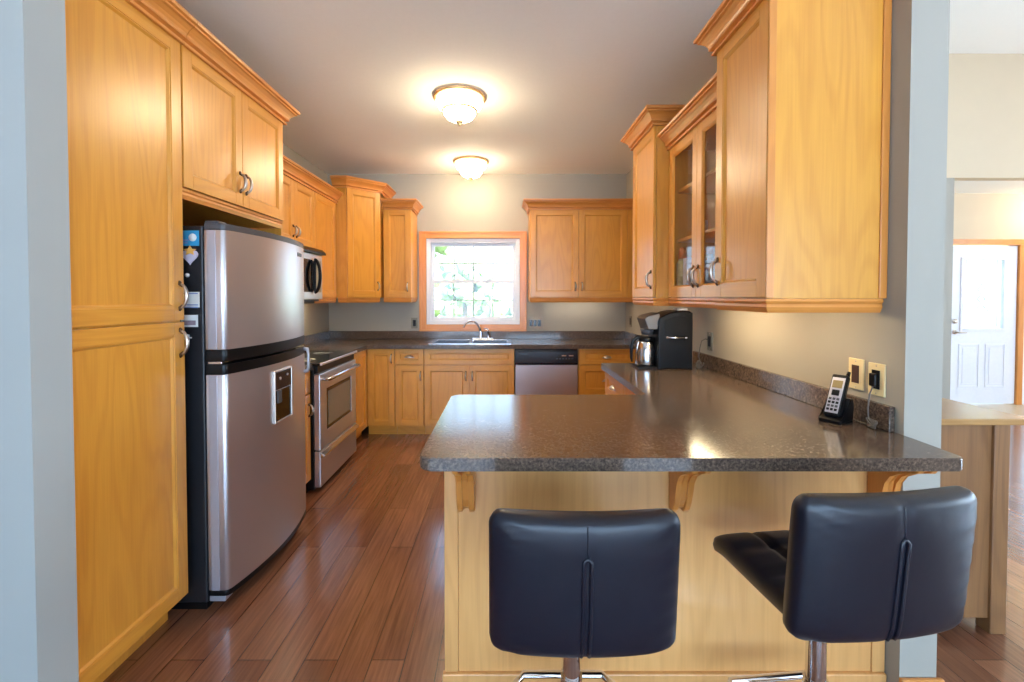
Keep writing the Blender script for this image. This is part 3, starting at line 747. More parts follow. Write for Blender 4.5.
# silver edge strips on the hinge side of the doors
for z0, z1, p in ((1.152, 1.670, fd), (0.087, 1.038, rd)):
    m = MB(); m.box(-1.292, RY0-0.0035, z0, -1.256, RY0-0.0002, z1, bev=0.001); m.build('edge_strip', SILVER, p)
m = MB(); m.box(-1.30, RY0+0.004, 1.0860, -1.238, RY0+0.06, 1.0970, bev=0.002); m.build('hinge', STEEL_S, t)
m = MB(); m.box(-1.31, RY0+0.01, 1.7005, -1.25, RY0+0.07, 1.713, bev=0.004); m.build('hinge', GREYP, t)
m = MB(); m.box(-1.305, RY0+0.002, 0.035, -1.235, RY0+0.06, 0.0595, bev=0.003); m.build('hinge', SILVER, t)
# handle on the latch side
m = MB(); hy, hx = RY1-0.028, -1.222
m.tube([(hx-0.002, hy, 1.07), (hx+0.028, hy, 1.065), (hx+0.034, hy, 1.04), (hx+0.034, hy, 0.955), (hx+0.028, hy, 0.935), (hx-0.002, hy, 0.93)], [0.011, 0.012, 0.008, 0.008, 0.012, 0.011], n=10)
m.build('handle', SILVER, rd, smooth=50)
# emblem, no lettering readable in the photograph
m = MB()
for k in range(4):
    ya = 2.56+k*0.02; xs = -1.216+0.048*(1-(2*(ya+0.007-RY0-0.022)/(RY1-RY0-0.044)-1)**2)
    m.box(xs-0.012, ya, 1.612+0.003*(k % 2), xs+0.003, ya+0.014, 1.636-0.003*(k % 2), bev=0.001)
m.build('emblem', GREYP, fd)
# water dispenser: frame, recess, control panel, lever
def bx(yc):   # bowed face
    s = (yc-RY0-0.022)/(RY1-RY0-0.044); return -1.216+0.048*(1-(2*s-1)**2)
dy0, dy1, dz0, dz1 = 2.245, 2.43, 0.735, 1.005
xd = bx(2.34)
m = MB(); fr_ = 0.009
for (a, b, c, d) in ((dy0, dz0, dy0+fr_, dz1), (dy1-fr_, dz0, dy1, dz1), (dy0+fr_, dz0, dy1-fr_, dz0+fr_), (dy0+fr_, dz1-fr_, dy1-fr_, dz1)):
    m.box(xd-0.012, a, b, xd+0.010, c, d, bev=0.004)
dp = m.build('water_dispenser', NICK, rd)
m = MB(); m.box(xd-0.010, dy0+fr_, dz0+fr_, xd+0.0015, dy1-fr_, dz0+0.165, bev=0.001); m.build('dispenser_recess', BLKG, dp)
m = MB(); m.box(xd-0.010, dy0+fr_, dz0+0.170, xd+0.006, dy1-fr_, dz1-fr_, bev=0.003)
m.build('dispenser_control', BLUEBLK, dp)
m = MB(); m.box(xd+0.002, 2.27, dz0+0.10, xd+0.012, 2.31, dz0+0.165, bev=0.004); m.build('dispenser_lever', GREYP, dp)
m = MB(); m.lathe([(0, 0), (0.008, 0), (0.008, 0.004), (0, 0.005)], (xd+0.0062, 2.30, dz1-0.045), n=12, axis='x'); m.build('dispenser_button', NICK, dp)
m = MB(); m.lathe([(0, 0), (0.006, 0), (0.006, 0.004), (0, 0.005)], (xd+0.0062, 2.375, dz1-0.035), n=12, axis='x'); m.build('dispenser_button', NICK, dp)

# papers and magnets on the fridge side (facing the camera, next to the pantry)
ysd = RY0-0.0012
def paper(name, label, cat, x0, z0, x1, z1, mat, extra=None):
    t = thing(name, label, cat, ((x0+x1)/2, ysd, z0))
    m = MB(); m.box(x0, ysd-0.0015, z0, x1, ysd, z1); m.build('sheet', mat, t)
    if extra: extra(t)
    return t
BLUEC = plain('blue_card', lin(50, 150, 196), 0.5); ROSE = plain('mauve_photo', lin(150, 130, 140), 0.5, noise=0.4, nscale=60); YEL = plain('orange_star', lin(240, 180, 90), 0.6); LAV = plain('lavender_print', lin(120, 140, 190), 0.6)
def ex(t):
    m = MB(); m.lathe([(0.0, 0), (0.017, 0), (0.017, 0.002), (0, 0.0021)], (-1.353, ysd-0.0037, 1.638), n=20, axis='y'); m.build('round_picture', PAPER, t)
    m = MB(); m.box(-1.395, ysd-0.0022, 1.622, -1.37, ysd-0.0016, 1.630); m.build('printed_line', LAV, t)
    m = MB(); m.box(-1.395, ysd-0.0022, 1.612, -1.376, ysd-0.0016, 1.618); m.build('printed_line', LAV, t)
paper('card', 'bright blue card on the refrigerator side, uppermost of the notes', 'card', -1.408, 1.602, -1.326, 1.668, BLUEC, ex)
t = thing('heart_magnet', 'pale heart-shaped magnet with orange star on the refrigerator side', 'magnet', (-1.365, ysd, 1.51))
hp = []
for k in range(28):
    a = 2*PI*k/28; hp.append((-1.365+0.030*math.sin(a)**3*1.15, 1.556+0.0022*(13*math.cos(a)-5*math.cos(2*a)-2*math.cos(3*a)-math.cos(4*a))))
m = MB(); m.prism(hp, 'y', ysd-0.005, ysd); m.build('heart', plain('pale_mauve', lin(205, 196, 214), 0.5), t)
m = MB(); st = []
for k in range(10):
    a = PI/2+2*PI*k/10; r = 0.022 if k % 2 == 0 else 0.011; st.append((-1.362+r*math.cos(a)*1.3, 1.580+r*math.sin(a)))
m.prism(st, 'y', ysd-0.009, ysd-0.0052); m.build('star', YEL, t)
m = MB(); m.lathe([(0, 0), (0.009, 0), (0.008, -0.007), (0, -0.009)], (-1.378, ysd, 1.475), n=16, axis='y'); tag(centre(m.build('round_magnet', WHITEP)), 'small round white magnet below the heart on the refrigerator side', 'magnet')
def cal(t):
    for z in (1.3435, 1.333, 1.393):
        m = MB(); m.box(-1.40, ysd-0.0022, z, -1.334, ysd-0.0016, z+0.005); m.build('printed_line', LAV, t)
paper('calendar', 'white calendar sheet on the refrigerator side beside pantry handle', 'calendar', -1.41, 1.335, -1.328, 1.402, PAPER, cal)
def ph(t):
    m = MB(); m.box(-1.40, ysd-0.0022, 1.258, -1.345, ysd-0.0016, 1.278); m.build('photo_print', ROSE, t)
paper('note', 'white and mauve note below the calendar on the refrigerator side', 'note', -1.41, 1.250, -1.336, 1.302, PAPER, ph)
m = MB(); m.box(-1.40, ysd-0.010, 1.195, -1.372, ysd, 1.218, bev=0.003); m.tube([(-1.372, ysd-0.005, 1.203), (-1.362, ysd-0.005, 1.203)], 0.003, n=8); tag(centre(m.build('magnet_clip', WHITEP)), 'little white magnetic clip lowest on the refrigerator side', 'clip')

# ------------------------------------------------------------------ base cabinets
BT = 0.874      # carcass top
def base(name, label, b, kick):
    t = thing(name, label, 'cabinet', ((b[0]+b[3])/2, (b[1]+b[4])/2, 0))
    m = MB()
    if 'sink' in label and 'wide' in label:
        m.box(b[0], b[1], 0.1, b[0]+0.018, b[4], BT); m.box(b[3]-0.018, b[1], 0.1, b[3], b[4], BT); m.box(b[0]+0.018, b[1], 0.1, b[3]-0.018, b[4], 0.118)
        m.box(b[0]+0.018, b[1], 0.118, b[3]-0.018, b[1]+0.016, BT); m.box(b[0]+0.018, b[4]-0.01, 0.118, b[3]-0.018, b[4], BT)
    else: m.box(b[0], b[1], 0.1, b[3], b[4], BT, bev=0.001)
    m.build('carcass', WV, t)
    m = MB(); m.box(*kick); m.build('toe_kick', WH, t)
    return t
# left, between refrigerator and range
t = base('base_cabinet', 'narrow oak base cabinet squeezed between refrigerator and range', (XL+0.002, FY1+0.003, 0, XF-0.02, 3.094, 0), (XL+0.01, FY1+0.003, 0.0, XF-0.09, 3.094, 0.0995))
F = left_frame(FY1+0.003); W = 0.34
dr = shaker(F, 0.003, 0.715, W, BT-0.004, t, name='drawer'); d = shaker(F, 0.003, 0.108, W, 0.710, t)
pull(F, W-0.03, 0.60, d, L=0.10); cup_pull(F, W/2, 0.79, dr)
# left, between range and corner
t = base('base_cabinet', 'oak base cabinet between the range and the left back corner', (XL+0.002, 3.866, 0, XF-0.02, 4.398, 0), (XL+0.01, 3.866, 0.0, XF-0.09, 4.468, 0.0995))
F = left_frame(3.866); W = 0.50
d1 = shaker(F, 0.003, 0.108, W*0.50, BT-0.004, t, fw=0.05); d2 = shaker(F, W*0.5, 0.108, W-0.004, BT-0.004, t, fw=0.05)
# back run
YD = 4.38
def backF(x0): return Fr((x0, YD+0.02, 0), (1, 0, 0), (0, -1, 0))
def back_base(label, x0, x1):
    return base('base_cabinet', label, (x0, YD+0.02, 0, x1, YB-0.002, 0), (x0, YD+0.09, 0.0, x1, YB-0.01, 0.0995))
t = back_base('corner oak base cabinet with one tall door, leftmost under the back counter', XF-0.018, -1.083)
F = backF(XF-0.018); d = shaker(F, 0.022, 0.108, 0.284, BT-0.004, t); pull(F, 0.255, 0.775, d, L=0.10)
t = back_base('oak base cabinet with a drawer over a door, left of the sink doors', -1.081, -0.799)
F = backF(-1.081); dr = shaker(F, 0.002, 0.718, 0.280, BT-0.004, t, name='drawer', fw=0.045); d = shaker(F, 0.002, 0.108, 0.280, 0.712, t)
cup_pull(F, 0.141, 0.785, dr); pull(F, 0.252, 0.605, d, L=0.10)
t = back_base('wide oak sink base cabinet with false front above two doors', -0.797, 0.092)
F = backF(-0.797); W = 0.889
shaker(F, 0.002, 0.718, W-0.002, BT-0.004, t, name='false_drawer_front', fw=0.05)
d1 = shaker(F, 0.002, 0.108, W/2, 0.712, t); d2 = shaker(F, W/2, 0.108, W-0.002, 0.712, t); pull(F, W/2-0.032, 0.605, d1, L=0.10); pull(F, W/2+0.032, 0.605, d2, L=0.10)
t = back_base('oak three-drawer base cabinet right of the dishwasher', 0.722, XR-0.002)
F = backF(0.722); W = 0.56
for z0, z1 in ((0.718, BT-0.004), (0.415, 0.712), (0.108, 0.409)):
    dr = shaker(F, 0.006, z0, W, z1, t, name='drawer'); cup_pull(F, 0.28, (z0+z1)/2-0.012, dr)
m = MB(); fbox(m, F, W+0.002, 0.105, 0.001, 0.618, BT-0.002, 0.012); m.build('filler_strip', WV, t)
# dishwasher
t = thing('dishwasher', 'stainless dishwasher with black control panel under the back counter', 'dishwasher', (0.407, 4.68, 0))
m = MB(); m.box(0.097, YD+0.03, 0.1, 0.717, YB-0.05, 0.868); m.build('tub', BLK, t)
m = MB(); m.box(0.10, YD-0.004, 0.115, 0.714, YD+0.0295, 0.715, bev=0.006); m.build('door', STEEL_X, t)
m = MB()
pp = [(YD+0.0295, 0.7165), (YD-0.012, 0.7165), (YD-0.020, 0.735), (YD-0.014, 0.84), (YD-0.006, 0.868), (YD+0.0295, 0.868)]
m.prism(pp, 'x', 0.10, 0.714); cp = m.build('control_panel', BLUEBLK, t)
m = MB(); m.box(0.10, YD+0.05, 0.0, 0.714, YD+0.08, 0.0995); m.build('toe_kick', BLK, t)
m = MB()
for k in range(6): m.box(0.50+k*0.03, YD-0.0190, 0.772, 0.518+k*0.03, YD-0.0155, 0.782)
m.build('button_row', GREYP, cp)
m = MB(); m.box(0.555, YD-0.0185, 0.80, 0.60, YD-0.0145, 0.812, bev=0.001); m.box(0.625, YD-0.0185, 0.80, 0.67, YD-0.0145, 0.812, bev=0.001); m.build('latch_button', STEEL_S, cp)
m = MB(); m.box(0.135, YD-0.0185, 0.818, 0.235, YD-0.0135, 0.827); m.build('badge', GREYP, cp)
# right run base
XRB = 0.70
t = base('base_cabinet', 'oak drawer base cabinet under the right counter near the coffee maker', (XRB+0.02, 2.13, 0, XR-0.002, 3.125, 0), (XRB+0.09, 2.13, 0.0, XR-0.01, 3.12, 0.0995))
F = Fr((XRB+0.02, 2.13, 0), (0, 1, 0), (-1, 0, 0))
for k in range(2):
    a, b = 0.01+0.49*k, 0.50+0.49*k
    dr = shaker(F, a, 0.715, b, BT-0.004, t, name='drawer'); cup_pull(F, (a+b)/2, 0.785, dr); d = shaker(F, a, 0.108, b, 0.710, t); pull(F, b-0.03, 0.60, d, L=0.10)
# peninsula base
PY = 1.552
t = thing('peninsula_base', 'oak-panelled peninsula base with scrolled corbels behind the stools', 'cabinet', (0.55, 1.82, 0))
m = MB(); m.box(-0.205, PY+0.013, 0.0, XR-0.002, 2.10, BT, bev=0.001); m.build('carcass', WV, t)
m = MB(); m.box(-0.213, PY, 0.055, -0.165, PY+0.0125, BT-0.001, bev=0.002); m.build('corner_stile', OAK_GLARE, t)
m = MB(); m.box(-0.164, PY+0.004, 0.055, XR-0.05, PY+0.0125, BT-0.001, bev=0.001); m.build('back_panel', OAK_GLARE, t)
m = MB(); m.box(XR-0.049, PY, 0.055, XR-0.003, PY+0.0125, BT-0.001, bev=0.002); m.build('corner_stile', OAK_GLARE, t)
m = MB(); m.box(-0.22, PY-0.010, 0.0, XR-0.003, PY+0.0125, 0.0545, bev=0.004); m.build('base_moulding', OAK_GLARE, t)
def corbel(x):
    # scrolled S profile in (y,z)
    yb, zt = PY+0.0035, BT-0.0015
    pr = [(yb, zt), (yb-0.195, zt), (yb-0.198, zt-0.018), (yb-0.188, zt-0.028), (yb-0.16, zt-0.036), (yb-0.125, zt-0.045), (yb-0.09, zt-0.062), (yb-0.07, zt-0.085), (yb-0.062, zt-0.115), (yb-0.052, zt-0.145), (yb-0.038, zt-0.165), (yb-0.022, zt-0.176), (yb-0.010, zt-0.172), (yb, zt-0.176)]
    pr = [(p[0], zt+(p[1]-zt)*1.34) for p in pr]
    m = MB(); m.prism(pr, 'x', x-0.030, x-0.010, bev=0.003); m.prism(pr, 'x', x+0.010, x+0.030, bev=0.003)
    pr2 = [(yb+(p[0]-yb)*0.93, zt+(p[1]-zt)*0.95) for p in pr]
    m.prism(pr2, 'x', x-0.0101, x+0.0101)
    m.build('corbel', TRIMV, t)
corbel(-0.135); corbel(0.605); corbel(1.300)
# ------------------------------------------------------------------ worktops
def rounded(poly, radii, n=6):
    out = []
    N = len(poly)
    for i, p in enumerate(poly):
        r = radii[i]
        if r <= 0: out.append(p); continue
        a, b, c = Vector(poly[i-1]), Vector(p), Vector(poly[(i+1) % N])
        d1 = (a-b).normalized(); d2 = (c-b).normalized(); half = math.acos(max(-1, min(1, d1.dot(d2))))/2
        tl = r/math.tan(half); p1 = b+d1*tl; p2 = b+d2*tl; ctr = b+(d1+d2).normalized()*(r/math.sin(half))
        for k in range(n+1):
            s = k/n; v = (p1-ctr).lerp(p2-ctr, s).normalized()*r; q = ctr+v; out.append((q.x, q.y))
    return out
ZT = 0.914
t = thing('countertop', 'grey-brown laminate peninsula countertop running along the right wall', 'countertop', (0.5, 1.7, BT))
poly = [(-0.252, 1.283), (1.335, 1.283), (XR-0.002, 1.46), (XR-0.002, 3.147), (0.677, 3.147), (0.677, 2.125), (-0.252, 2.125)]
m = MB(); m.prism(rounded(poly, [0.035, 0.02, 0, 0, 0.012, 0.012, 0.035]), 'z', ZT-0.0385, ZT, bev=0.005, seg=3); m.build('worktop', COUNTER, t)
m = MB(); m.box(XR-0.022, 1.53, ZT+0.0003, XR-0.002, 3.147, ZT+0.088, bev=0.003); m.build('backsplash', COUNTER, t)
t = thing('countertop', 'grey-brown laminate counter along the back wall holding the sink', 'countertop', (-0.3, 4.65, BT))
sx0, sx1, sy0, sy1 = -0.74, 0.04, 4.43, 4.885       # sink cut-out
m = MB()
z0, z1 = ZT-0.0385, ZT
YF = 4.345; XC = -1.335
m.prism([(XL+0.002, 3.866), (XC, 3.866), (XC, YF-0.05), (XC+0.05, YF), (sx0, YF), (sx0, YB-0.002), (XL+0.002, YB-0.002)], 'z', z0, z1)
m.prism([(sx0, YF), (sx1, YF), (sx1, sy0), (sx0, sy0)], 'z', z0, z1); m.prism([(sx0, sy1), (sx1, sy1), (sx1, YB-0.002), (sx0, YB-0.002)], 'z', z0, z1)
m.prism([(sx1, YF), (XR-0.002, YF), (XR-0.002, YB-0.002), (sx1, YB-0.002)], 'z', z0, z1)
m.build('worktop', COUNTER, t)
m = MB(); m.box(XL+0.022, YB-0.022, ZT+0.0003, XR-0.022, YB-0.002, ZT+0.088, bev=0.003); m.box(XL+0.002, 3.866, ZT+0.0003, XL+0.0219, YB-0.002, ZT+0.088, bev=0.003); m.box(XR-0.0219, YF, ZT+0.0003, XR-0.002, YB-0.002, ZT+0.088, bev=0.003)
m.build('backsplash', COUNTER, t)
t = thing('countertop', 'short laminate counter piece between refrigerator and range', 'countertop', (-1.64, 2.9, BT))
m = MB(); m.box(XL+0.002, FY1+0.003, z0, XC, 3.094, z1, bev=0.004); m.build('worktop', COUNTER, t)
m = MB(); m.box(XL+0.002, FY1+0.003, ZT+0.0003, XL+0.022, 3.094, ZT+0.088, bev=0.003); m.build('backsplash', COUNTER, t)

# sink
t = thing('sink', 'stainless double-bowl drop-in sink under the kitchen window', 'sink', (-0.35, 4.65, 0.73))
m = MB()
rz0, rz1 = ZT+0.0003, ZT+0.007
for b in ((sx0-0.02, sy0-0.02, sx1+0.02, sy0+0.02), (sx0-0.02, sy1-0.075, sx1+0.02, sy1+0.02), (sx0-0.02, sy0+0.02, sx0+0.02, sy1-0.075), (sx1-0.02, sy0+0.02, sx1+0.02, sy1-0.075), (-0.37, sy0+0.02, -0.33, sy1-0.075)):
    m.box(b[0], b[1], rz0, b[2], b[3], rz1, bev=0.002)
m.build('rim', STEEL_S, t)
for xa, xb in ((sx0+0.02, -0.37), (-0.33, sx1-0.02)):
    m = MB(); ya, yb_ = sy0+0.02, sy1-0.075; zb = 0.74
    m.box(xa, ya, zb, xb, yb_, zb+0.004)
    for b in ((xa, ya, xa+0.004, yb_), (xb-0.004, ya, xb, yb_), (xa, ya, xb, ya+0.004), (xa, yb_-0.004, xb, yb_)): m.box(b[0], b[1], zb+0.004, b[2], b[3], rz0)
    bo = m.build('bowl', STEEL_S, t)
    m = MB(); m.lathe([(0, zb+0.0045), (0.045, zb+0.0045), (0.045, zb+0.008), (0, zb+0.009)], ((xa+xb)/2, (ya+yb_)/2, 0), n=20); m.build('drain', CHROME, bo)
# faucet
t = thing('faucet', 'chrome faucet with curved spout behind the kitchen sink', 'faucet', (-0.25, 4.85, rz1))
fx, fy, fz = -0.245, 4.845, rz1+0.0003
m = MB(); m.box(fx-0.11, fy-0.025, fz, fx+0.12, fy+0.025, fz+0.018, bev=0.007); m.build('deck_plate', CHROME, t)
m = MB(); m.lathe([(0, fz+0.0185), (0.022, fz+0.0185), (0.018, fz+0.05), (0.016, fz+0.09), (0, fz+0.095)], (fx-0.02, fy, 0), n=18)
sp = []
for k in range(13):
    a = PI*0.92*k/12; sp.append((fx-0.02-0.075+0.075*math.cos(a)-0.03*k/12, fy-0.09*k/12, fz+0.085+0.115*math.sin(a*0.93)))
m.tube(sp, [0.014-0.004*k/12 for k in range(13)], n=12); m.build('spout', CHROME, t, smooth=60)
m = MB(); m.lathe([(0, fz+0.0185), (0.02, fz+0.0185), (0.017, fz+0.075), (0.021, fz+0.09), (0, fz+0.1)], (fx+0.065, fy, 0), n=16); m.tube([(fx+0.065, fy, fz+0.095), (fx+0.055, fy-0.02, fz+0.112), (fx+0.02, fy-0.03, fz+0.122)], [0.012, 0.008, 0.006], n=8); m.build('lever_handle', CHROME, t, smooth=60)

# ------------------------------------------------------------------ range
GY0, GY1 = 3.100, 3.860
t = thing('range', 'stainless electric range with black glass cooktop under the microwave', 'stove', (-1.63, 3.48, 0))
gf = -1.335
m = MB(); m.box(XL+0.03, GY0+0.002, 0.03, gf, GY1-0.002, 0.902, bev=0.003); m.build('body', BLK, t)
m = MB(); m.box(XL+0.08, GY0+0.03, 0.0, gf-0.06, GY1-0.03, 0.0295); m.build('base_feet', BLK, t)
m = MB(); m.box(XL+0.03, GY0+0.001, 0.9023, gf+0.045, GY1-0.001, 0.918, bev=0.005); m.build('cooktop', BLKG, t)
m = MB(); m.box(gf+0.0455, GY0+0.001, 0.900, gf+0.058, GY1-0.001, 0.919, bev=0.004); m.build('cooktop_trim', STEEL_Y, t)
m = MB()
for (x, y, r) in ((-1.50, 3.28, 0.10), (-1.50, 3.68, 0.08), (-1.76, 3.28, 0.08), (-1.76, 3.68, 0.10)):
    m.lathe([(r, 0.9182), (r-0.004, 0.9182), (r-0.004, 0.9188), (r, 0.9188)], (x, y, 0), n=32)
m.build('burner_ring', GREYP, t)
m = MB(); m.prism([(XL+0.012, 0.9), (XL+0.10, 0.9185), (XL+0.075, 1.08), (XL+0.012, 1.08)], 'y', GY0+0.002, GY1-0.002, bev=0.004); bgd = m.build('backguard', STEEL_Y, t)
m = MB(); m.box(gf+0.0005, GY0+0.004, 0.845, gf+0.030, GY1-0.004, 0.899, bev=0.004); m.build('vent_band', BLK, t)
# oven door with window
m = MB(); dz0, dz1 = 0.305, 0.842; x0, x1 = gf+0.0005, gf+0.045
wy0, wy1, wzz0, wzz1 = GY0+0.125, GY1-0.125, 0.42, 0.72
m.box(x0, GY0+0.004, dz0, x1, wy0, dz1, bev=0.006); m.box(x0, wy1, dz0, x1, GY1-0.004, dz1, bev=0.006); m.box(x0, wy0-0.006, dz0, x1-0.0005, wy1+0.006, wzz0, bev=0.004); m.box(x0, wy0-0.006, wzz1, x1-0.0005, wy1+0.006, dz1, bev=0.004)
od = m.build('oven_door', STEEL_Y, t)
m = MB(); m.box(x0+0.01, wy0-0.004, wzz0-0.004, x1-0.004, wy1+0.004, wzz1+0.004); m.build('oven_window', BLKG, od)
m = MB(); m.box(x1-0.0035, wy0+0.03, wzz0+0.025, x1-0.0015, wy1-0.03, wzz1-0.025, bev=0.0005); m.build('window_screen', plain('amber_grey_glass', lin(120, 112, 100), 0.12), od)
m = MB(); hz = 0.80
m.tube([(x1, GY0+0.05, hz), (x1+0.04, GY0+0.045, hz), (x1+0.045, GY0+0.06, hz), (x1+0.047, (GY0+GY1)/2, hz+0.004), (x1+0.045, GY1-0.06, hz), (x1+0.04, GY1-0.045, hz), (x1, GY1-0.05, hz)], [0.011, 0.012, 0.014, 0.014, 0.014, 0.012, 0.011], n=12); m.build('handle', STEEL_S, od, smooth=50)
m = MB(); m.box(x0, GY0+0.004, 0.045, x1, GY1-0.004, 0.297, bev=0.006); sd = m.build('storage_drawer', STEEL_Y, t)
m = MB(); m.prism([(x1-0.001, 0.285), (x1+0.025, 0.272), (x1+0.028, 0.262), (x1-0.001, 0.250)], 'y', GY0+0.012, GY1-0.012, bev=0.002); m.build('drawer_lip', STEEL_S, sd)

# over-the-range microwave
t = thing('microwave', 'stainless over-the-range microwave with black loop handle', 'microwave', (-1.76, 3.48, 1.345))
mx = -1.575
m = MB(); m.box(XL+0.003, GY0+0.002, 1.345, mx-0.03, GY1-0.002, 1.783, bev=0.003); m.build('body', GREYP, t)
m = MB(); m.box(mx-0.0295, GY0+0.003, 1.36, mx+0.002, GY1-0.003, 1.735, bev=0.006); md_ = m.build('door', STEEL_Y, t)
m = MB(); m.prism([(mx-0.0295, 1.7355), (mx+0.035, 1.7355), (mx+0.035, 1.752), (mx+0.005, 1.782), (mx-0.0295, 1.782)], 'y', GY0+0.003, GY1-0.003, bev=0.003); m.build('vent_grille', BLK, t)
m = MB(); m.box(mx-0.02, GY0+0.07, 1.42, mx+0.0032, GY1-0.20, 1.685, bev=0.003); m.build('window', BLKG, md_)
m = MB(); m.box(mx-0.02, GY1-0.16, 1.42, mx+0.0032, GY1-0.03, 1.685, bev=0.002); m.build('keypad', plain('warm_grey_panel', lin(150, 140, 118), 0.3), md_)
for s in (1,):
    m = MB(); pts = []
    for k in range(15):
        a = -PI/2+PI*k/14; pts.append((mx+0.012+0.045*math.cos(a), GY1-0.185, 1.5525+0.135*math.sin(a)))
    m.tube(pts, 0.013, n=10); m.tube([(mx+0.013, GY1-0.185, 1.43), (mx+0.013, GY1-0.185, 1.675)], 0.011, n=8); m.build('handle', BLK, md_, smooth=50)
m = MB(); m.box(XL+0.05, GY0+0.05, 1.325, mx-0.05, GY1-0.05, 1.3445, bev=0.004); m.build('underside', BLK, t)

# ------------------------------------------------------------------ ceiling lights
def dome_light(x, y, zc, label, sc_=1.0, group='ceiling lights'):
    t = thing('ceiling_light', label, 'ceiling light', (x, y, zc), group=group)
    c = (x, y, 0); z = zc-0.0005
    m = MB(); m.lathe([(0.0, z), (0.165*sc_, z), (0.178*sc_, z-0.006), (0.178*sc_, z-0.014), (0.168*sc_, z-0.022), (0.150*sc_, z-0.022), (0.0, z-0.022)], c, n=40); m.build('canopy', BRZG, t)
    m = MB(); m.lathe([(0.152*sc_, z-0.0225), (0.158*sc_, z-0.040), (0.145*sc_, z-0.072), (0.118*sc_, z-0.094), (0.0, z-0.094)], c, n=40); m.build('upper_shade', DOMEU, t)
    m = MB(); m.lathe([(0.100*sc_, z-0.0945), (0.122*sc_, z-0.0945), (0.122*sc_, z-0.103), (0.108*sc_, z-0.106), (0.0, z-0.106)], c, n=40); m.build('trim_ring', BRZG, t)
    m = MB(); m.lathe([(0.108*sc_, z-0.1065), (0.106*sc_, z-0.118), (0.085*sc_, z-0.145), (0.045*sc_, z-0.165), (0.0, z-0.170)], c, n=40); m.build('lower_shade', DOME, t)
    m = MB(); m.lathe([(0.0, z-0.166), (0.030*sc_, z-0.164), (0.026*sc_, z-0.176), (0.010, z-0.182), (0.012, z-0.19), (0.0, z-0.20)], c, n=20); m.build('finial', BRZG, t)
    return t
BRZG = plain('brushed_gold', lin(222, 186, 136), 0.5, 0.7)
dome_light(-0.308, 3.06, ZC, 'nearer of the two stepped glass flush ceiling lights')
dome_light(-0.34, 4.50, ZC, 'farther stepped glass ceiling light, close to the window')
dome_light(6.95, 5.42, 2.70, 'flush glass ceiling light in the foyer near the front door', group='foyer lights')

# under-cabinet lights behind the light rails
def bar_light(x0, y0, x1, y1, label, power=None):
    t = thing('under_cabinet_light', label, 'light', ((x0+x1)/2, (y0+y1)/2, UB-0.03), group='under-cabinet lights')
    m = MB(); m.box(x0, y0, UB-0.016, x1, y1, UB-0.0005); m.build('housing', WHITEP, t)
    m = MB(); m.box(x0+0.004, y0+0.004, UB-0.024, x1-0.004, y1-0.004, UB-0.0165, bev=0.002); m.build('tube', power or LEDW, t)
bar_light(1.05, 1.65, 1.09, 1.93, 'slim light under the nearest right wall cabinet')
bar_light(1.10, 2.10, 1.14, 2.65, 'slim light under the glass-fronted cabinet')
bar_light(0.45, 4.80, 1.10, 4.84, 'slim fill light added under the wall cabinet right of the window', LEDFILL)  # added fill, put in to brighten the back wall under this cabinet
bar_light(-1.80, 3.92, -1.76, 4.30, 'slim light under the wall cabinet beside the microwave')

# ------------------------------------------------------------------ coffee maker
coffee = t = thing('coffee_maker', 'black coffee maker with stainless carafe on the right counter', 'coffee maker', (1.07, 2.97, ZT))
cz = ZT+0.0005
y0, y1 = 2.86, 3.08
m = MB()
prof = [(0.985, cz), (1.205, cz), (1.205, cz+0.362), (1.185, cz+0.375), (1.12, cz+0.378), (1.06, cz+0.366), (0.995, cz+0.335), (0.985, cz+0.31)]
m.prism(prof, 'y', y0, y1, bev=0.008); body = m.build('body', BLK, t)
m = MB(); prof = [(1.02, cz+0.215), (1.175, cz+0.215), (1.175, cz+0.33), (1.15, cz+0.345), (1.09, cz+0.338), (1.02, cz+0.312)]
m.prism(prof, 'y', y0-0.004, y0-0.0003, bev=0.001); m.build('side_panel', BLK, body)
m = MB(); m.tube([(1.03, y0-0.006, cz+0.205), (1.165, y0-0.006, cz+0.205)], 0.008, n=10); m.lathe([(0, -0.012), (0.008, -0.012), (0.008, 0), (0, 0)], (1.158, y0-0.002, cz+0.205), n=10, axis='y'); m.build('side_handle', STEEL_S, body)
m = MB(); prof = [(0.984, cz+0.255), (0.925, cz+0.255), (0.900, cz+0.325), (0.925, cz+0.345), (1.0, cz+0.362), (1.0, cz+0.30)]
m.prism(prof, 'y', y0+0.02, y1-0.02, bev=0.006); m.build('brew_head', plain('dark_silver', lin(104, 98, 94), 0.4, 0.7), t)
m = MB(); m.lathe([(0, cz+0.254), (0.045, cz+0.254), (0.035, cz+0.215), (0, cz+0.213)], (0.945, (y0+y1)/2, 0), n=18); m.build('brew_basket', GREYP, t)
m = MB(); m.prism([(0.984, cz), (0.868, cz), (0.862, cz+0.012), (0.984, cz+0.014)], 'y', y0+0.02, y1-0.02, bev=0.002); m.build('warming_base', BLK, t)
m = MB(); yc = (y0+y1)/2; z = cz+0.0145
m.lathe([(0, z), (0.066, z), (0.069, z+0.01), (0.064, z+0.10), (0.052, z+0.150), (0.046, z+0.160), (0, z+0.160)], (0.938, yc, 0), n=28); cf = m.build('carafe', STEEL_S, t)
m = MB(); m.lathe([(0, z+0.1605), (0.048, z+0.1605), (0.050, z+0.175), (0.040, z+0.190), (0, z+0.192)], (0.938, yc, 0), n=24); m.tube([(0.925, yc, z+0.18), (0.88, yc, z+0.185), (0.853, yc, z+0.165), (0.841, yc, z+0.12), (0.841, yc, z+0.05), (0.847, yc, z+0.02)], [0.014, 0.015, 0.014, 0.011, 0.009, 0.006], n=10); m.build('carafe_handle', BLK, cf, smooth=50)
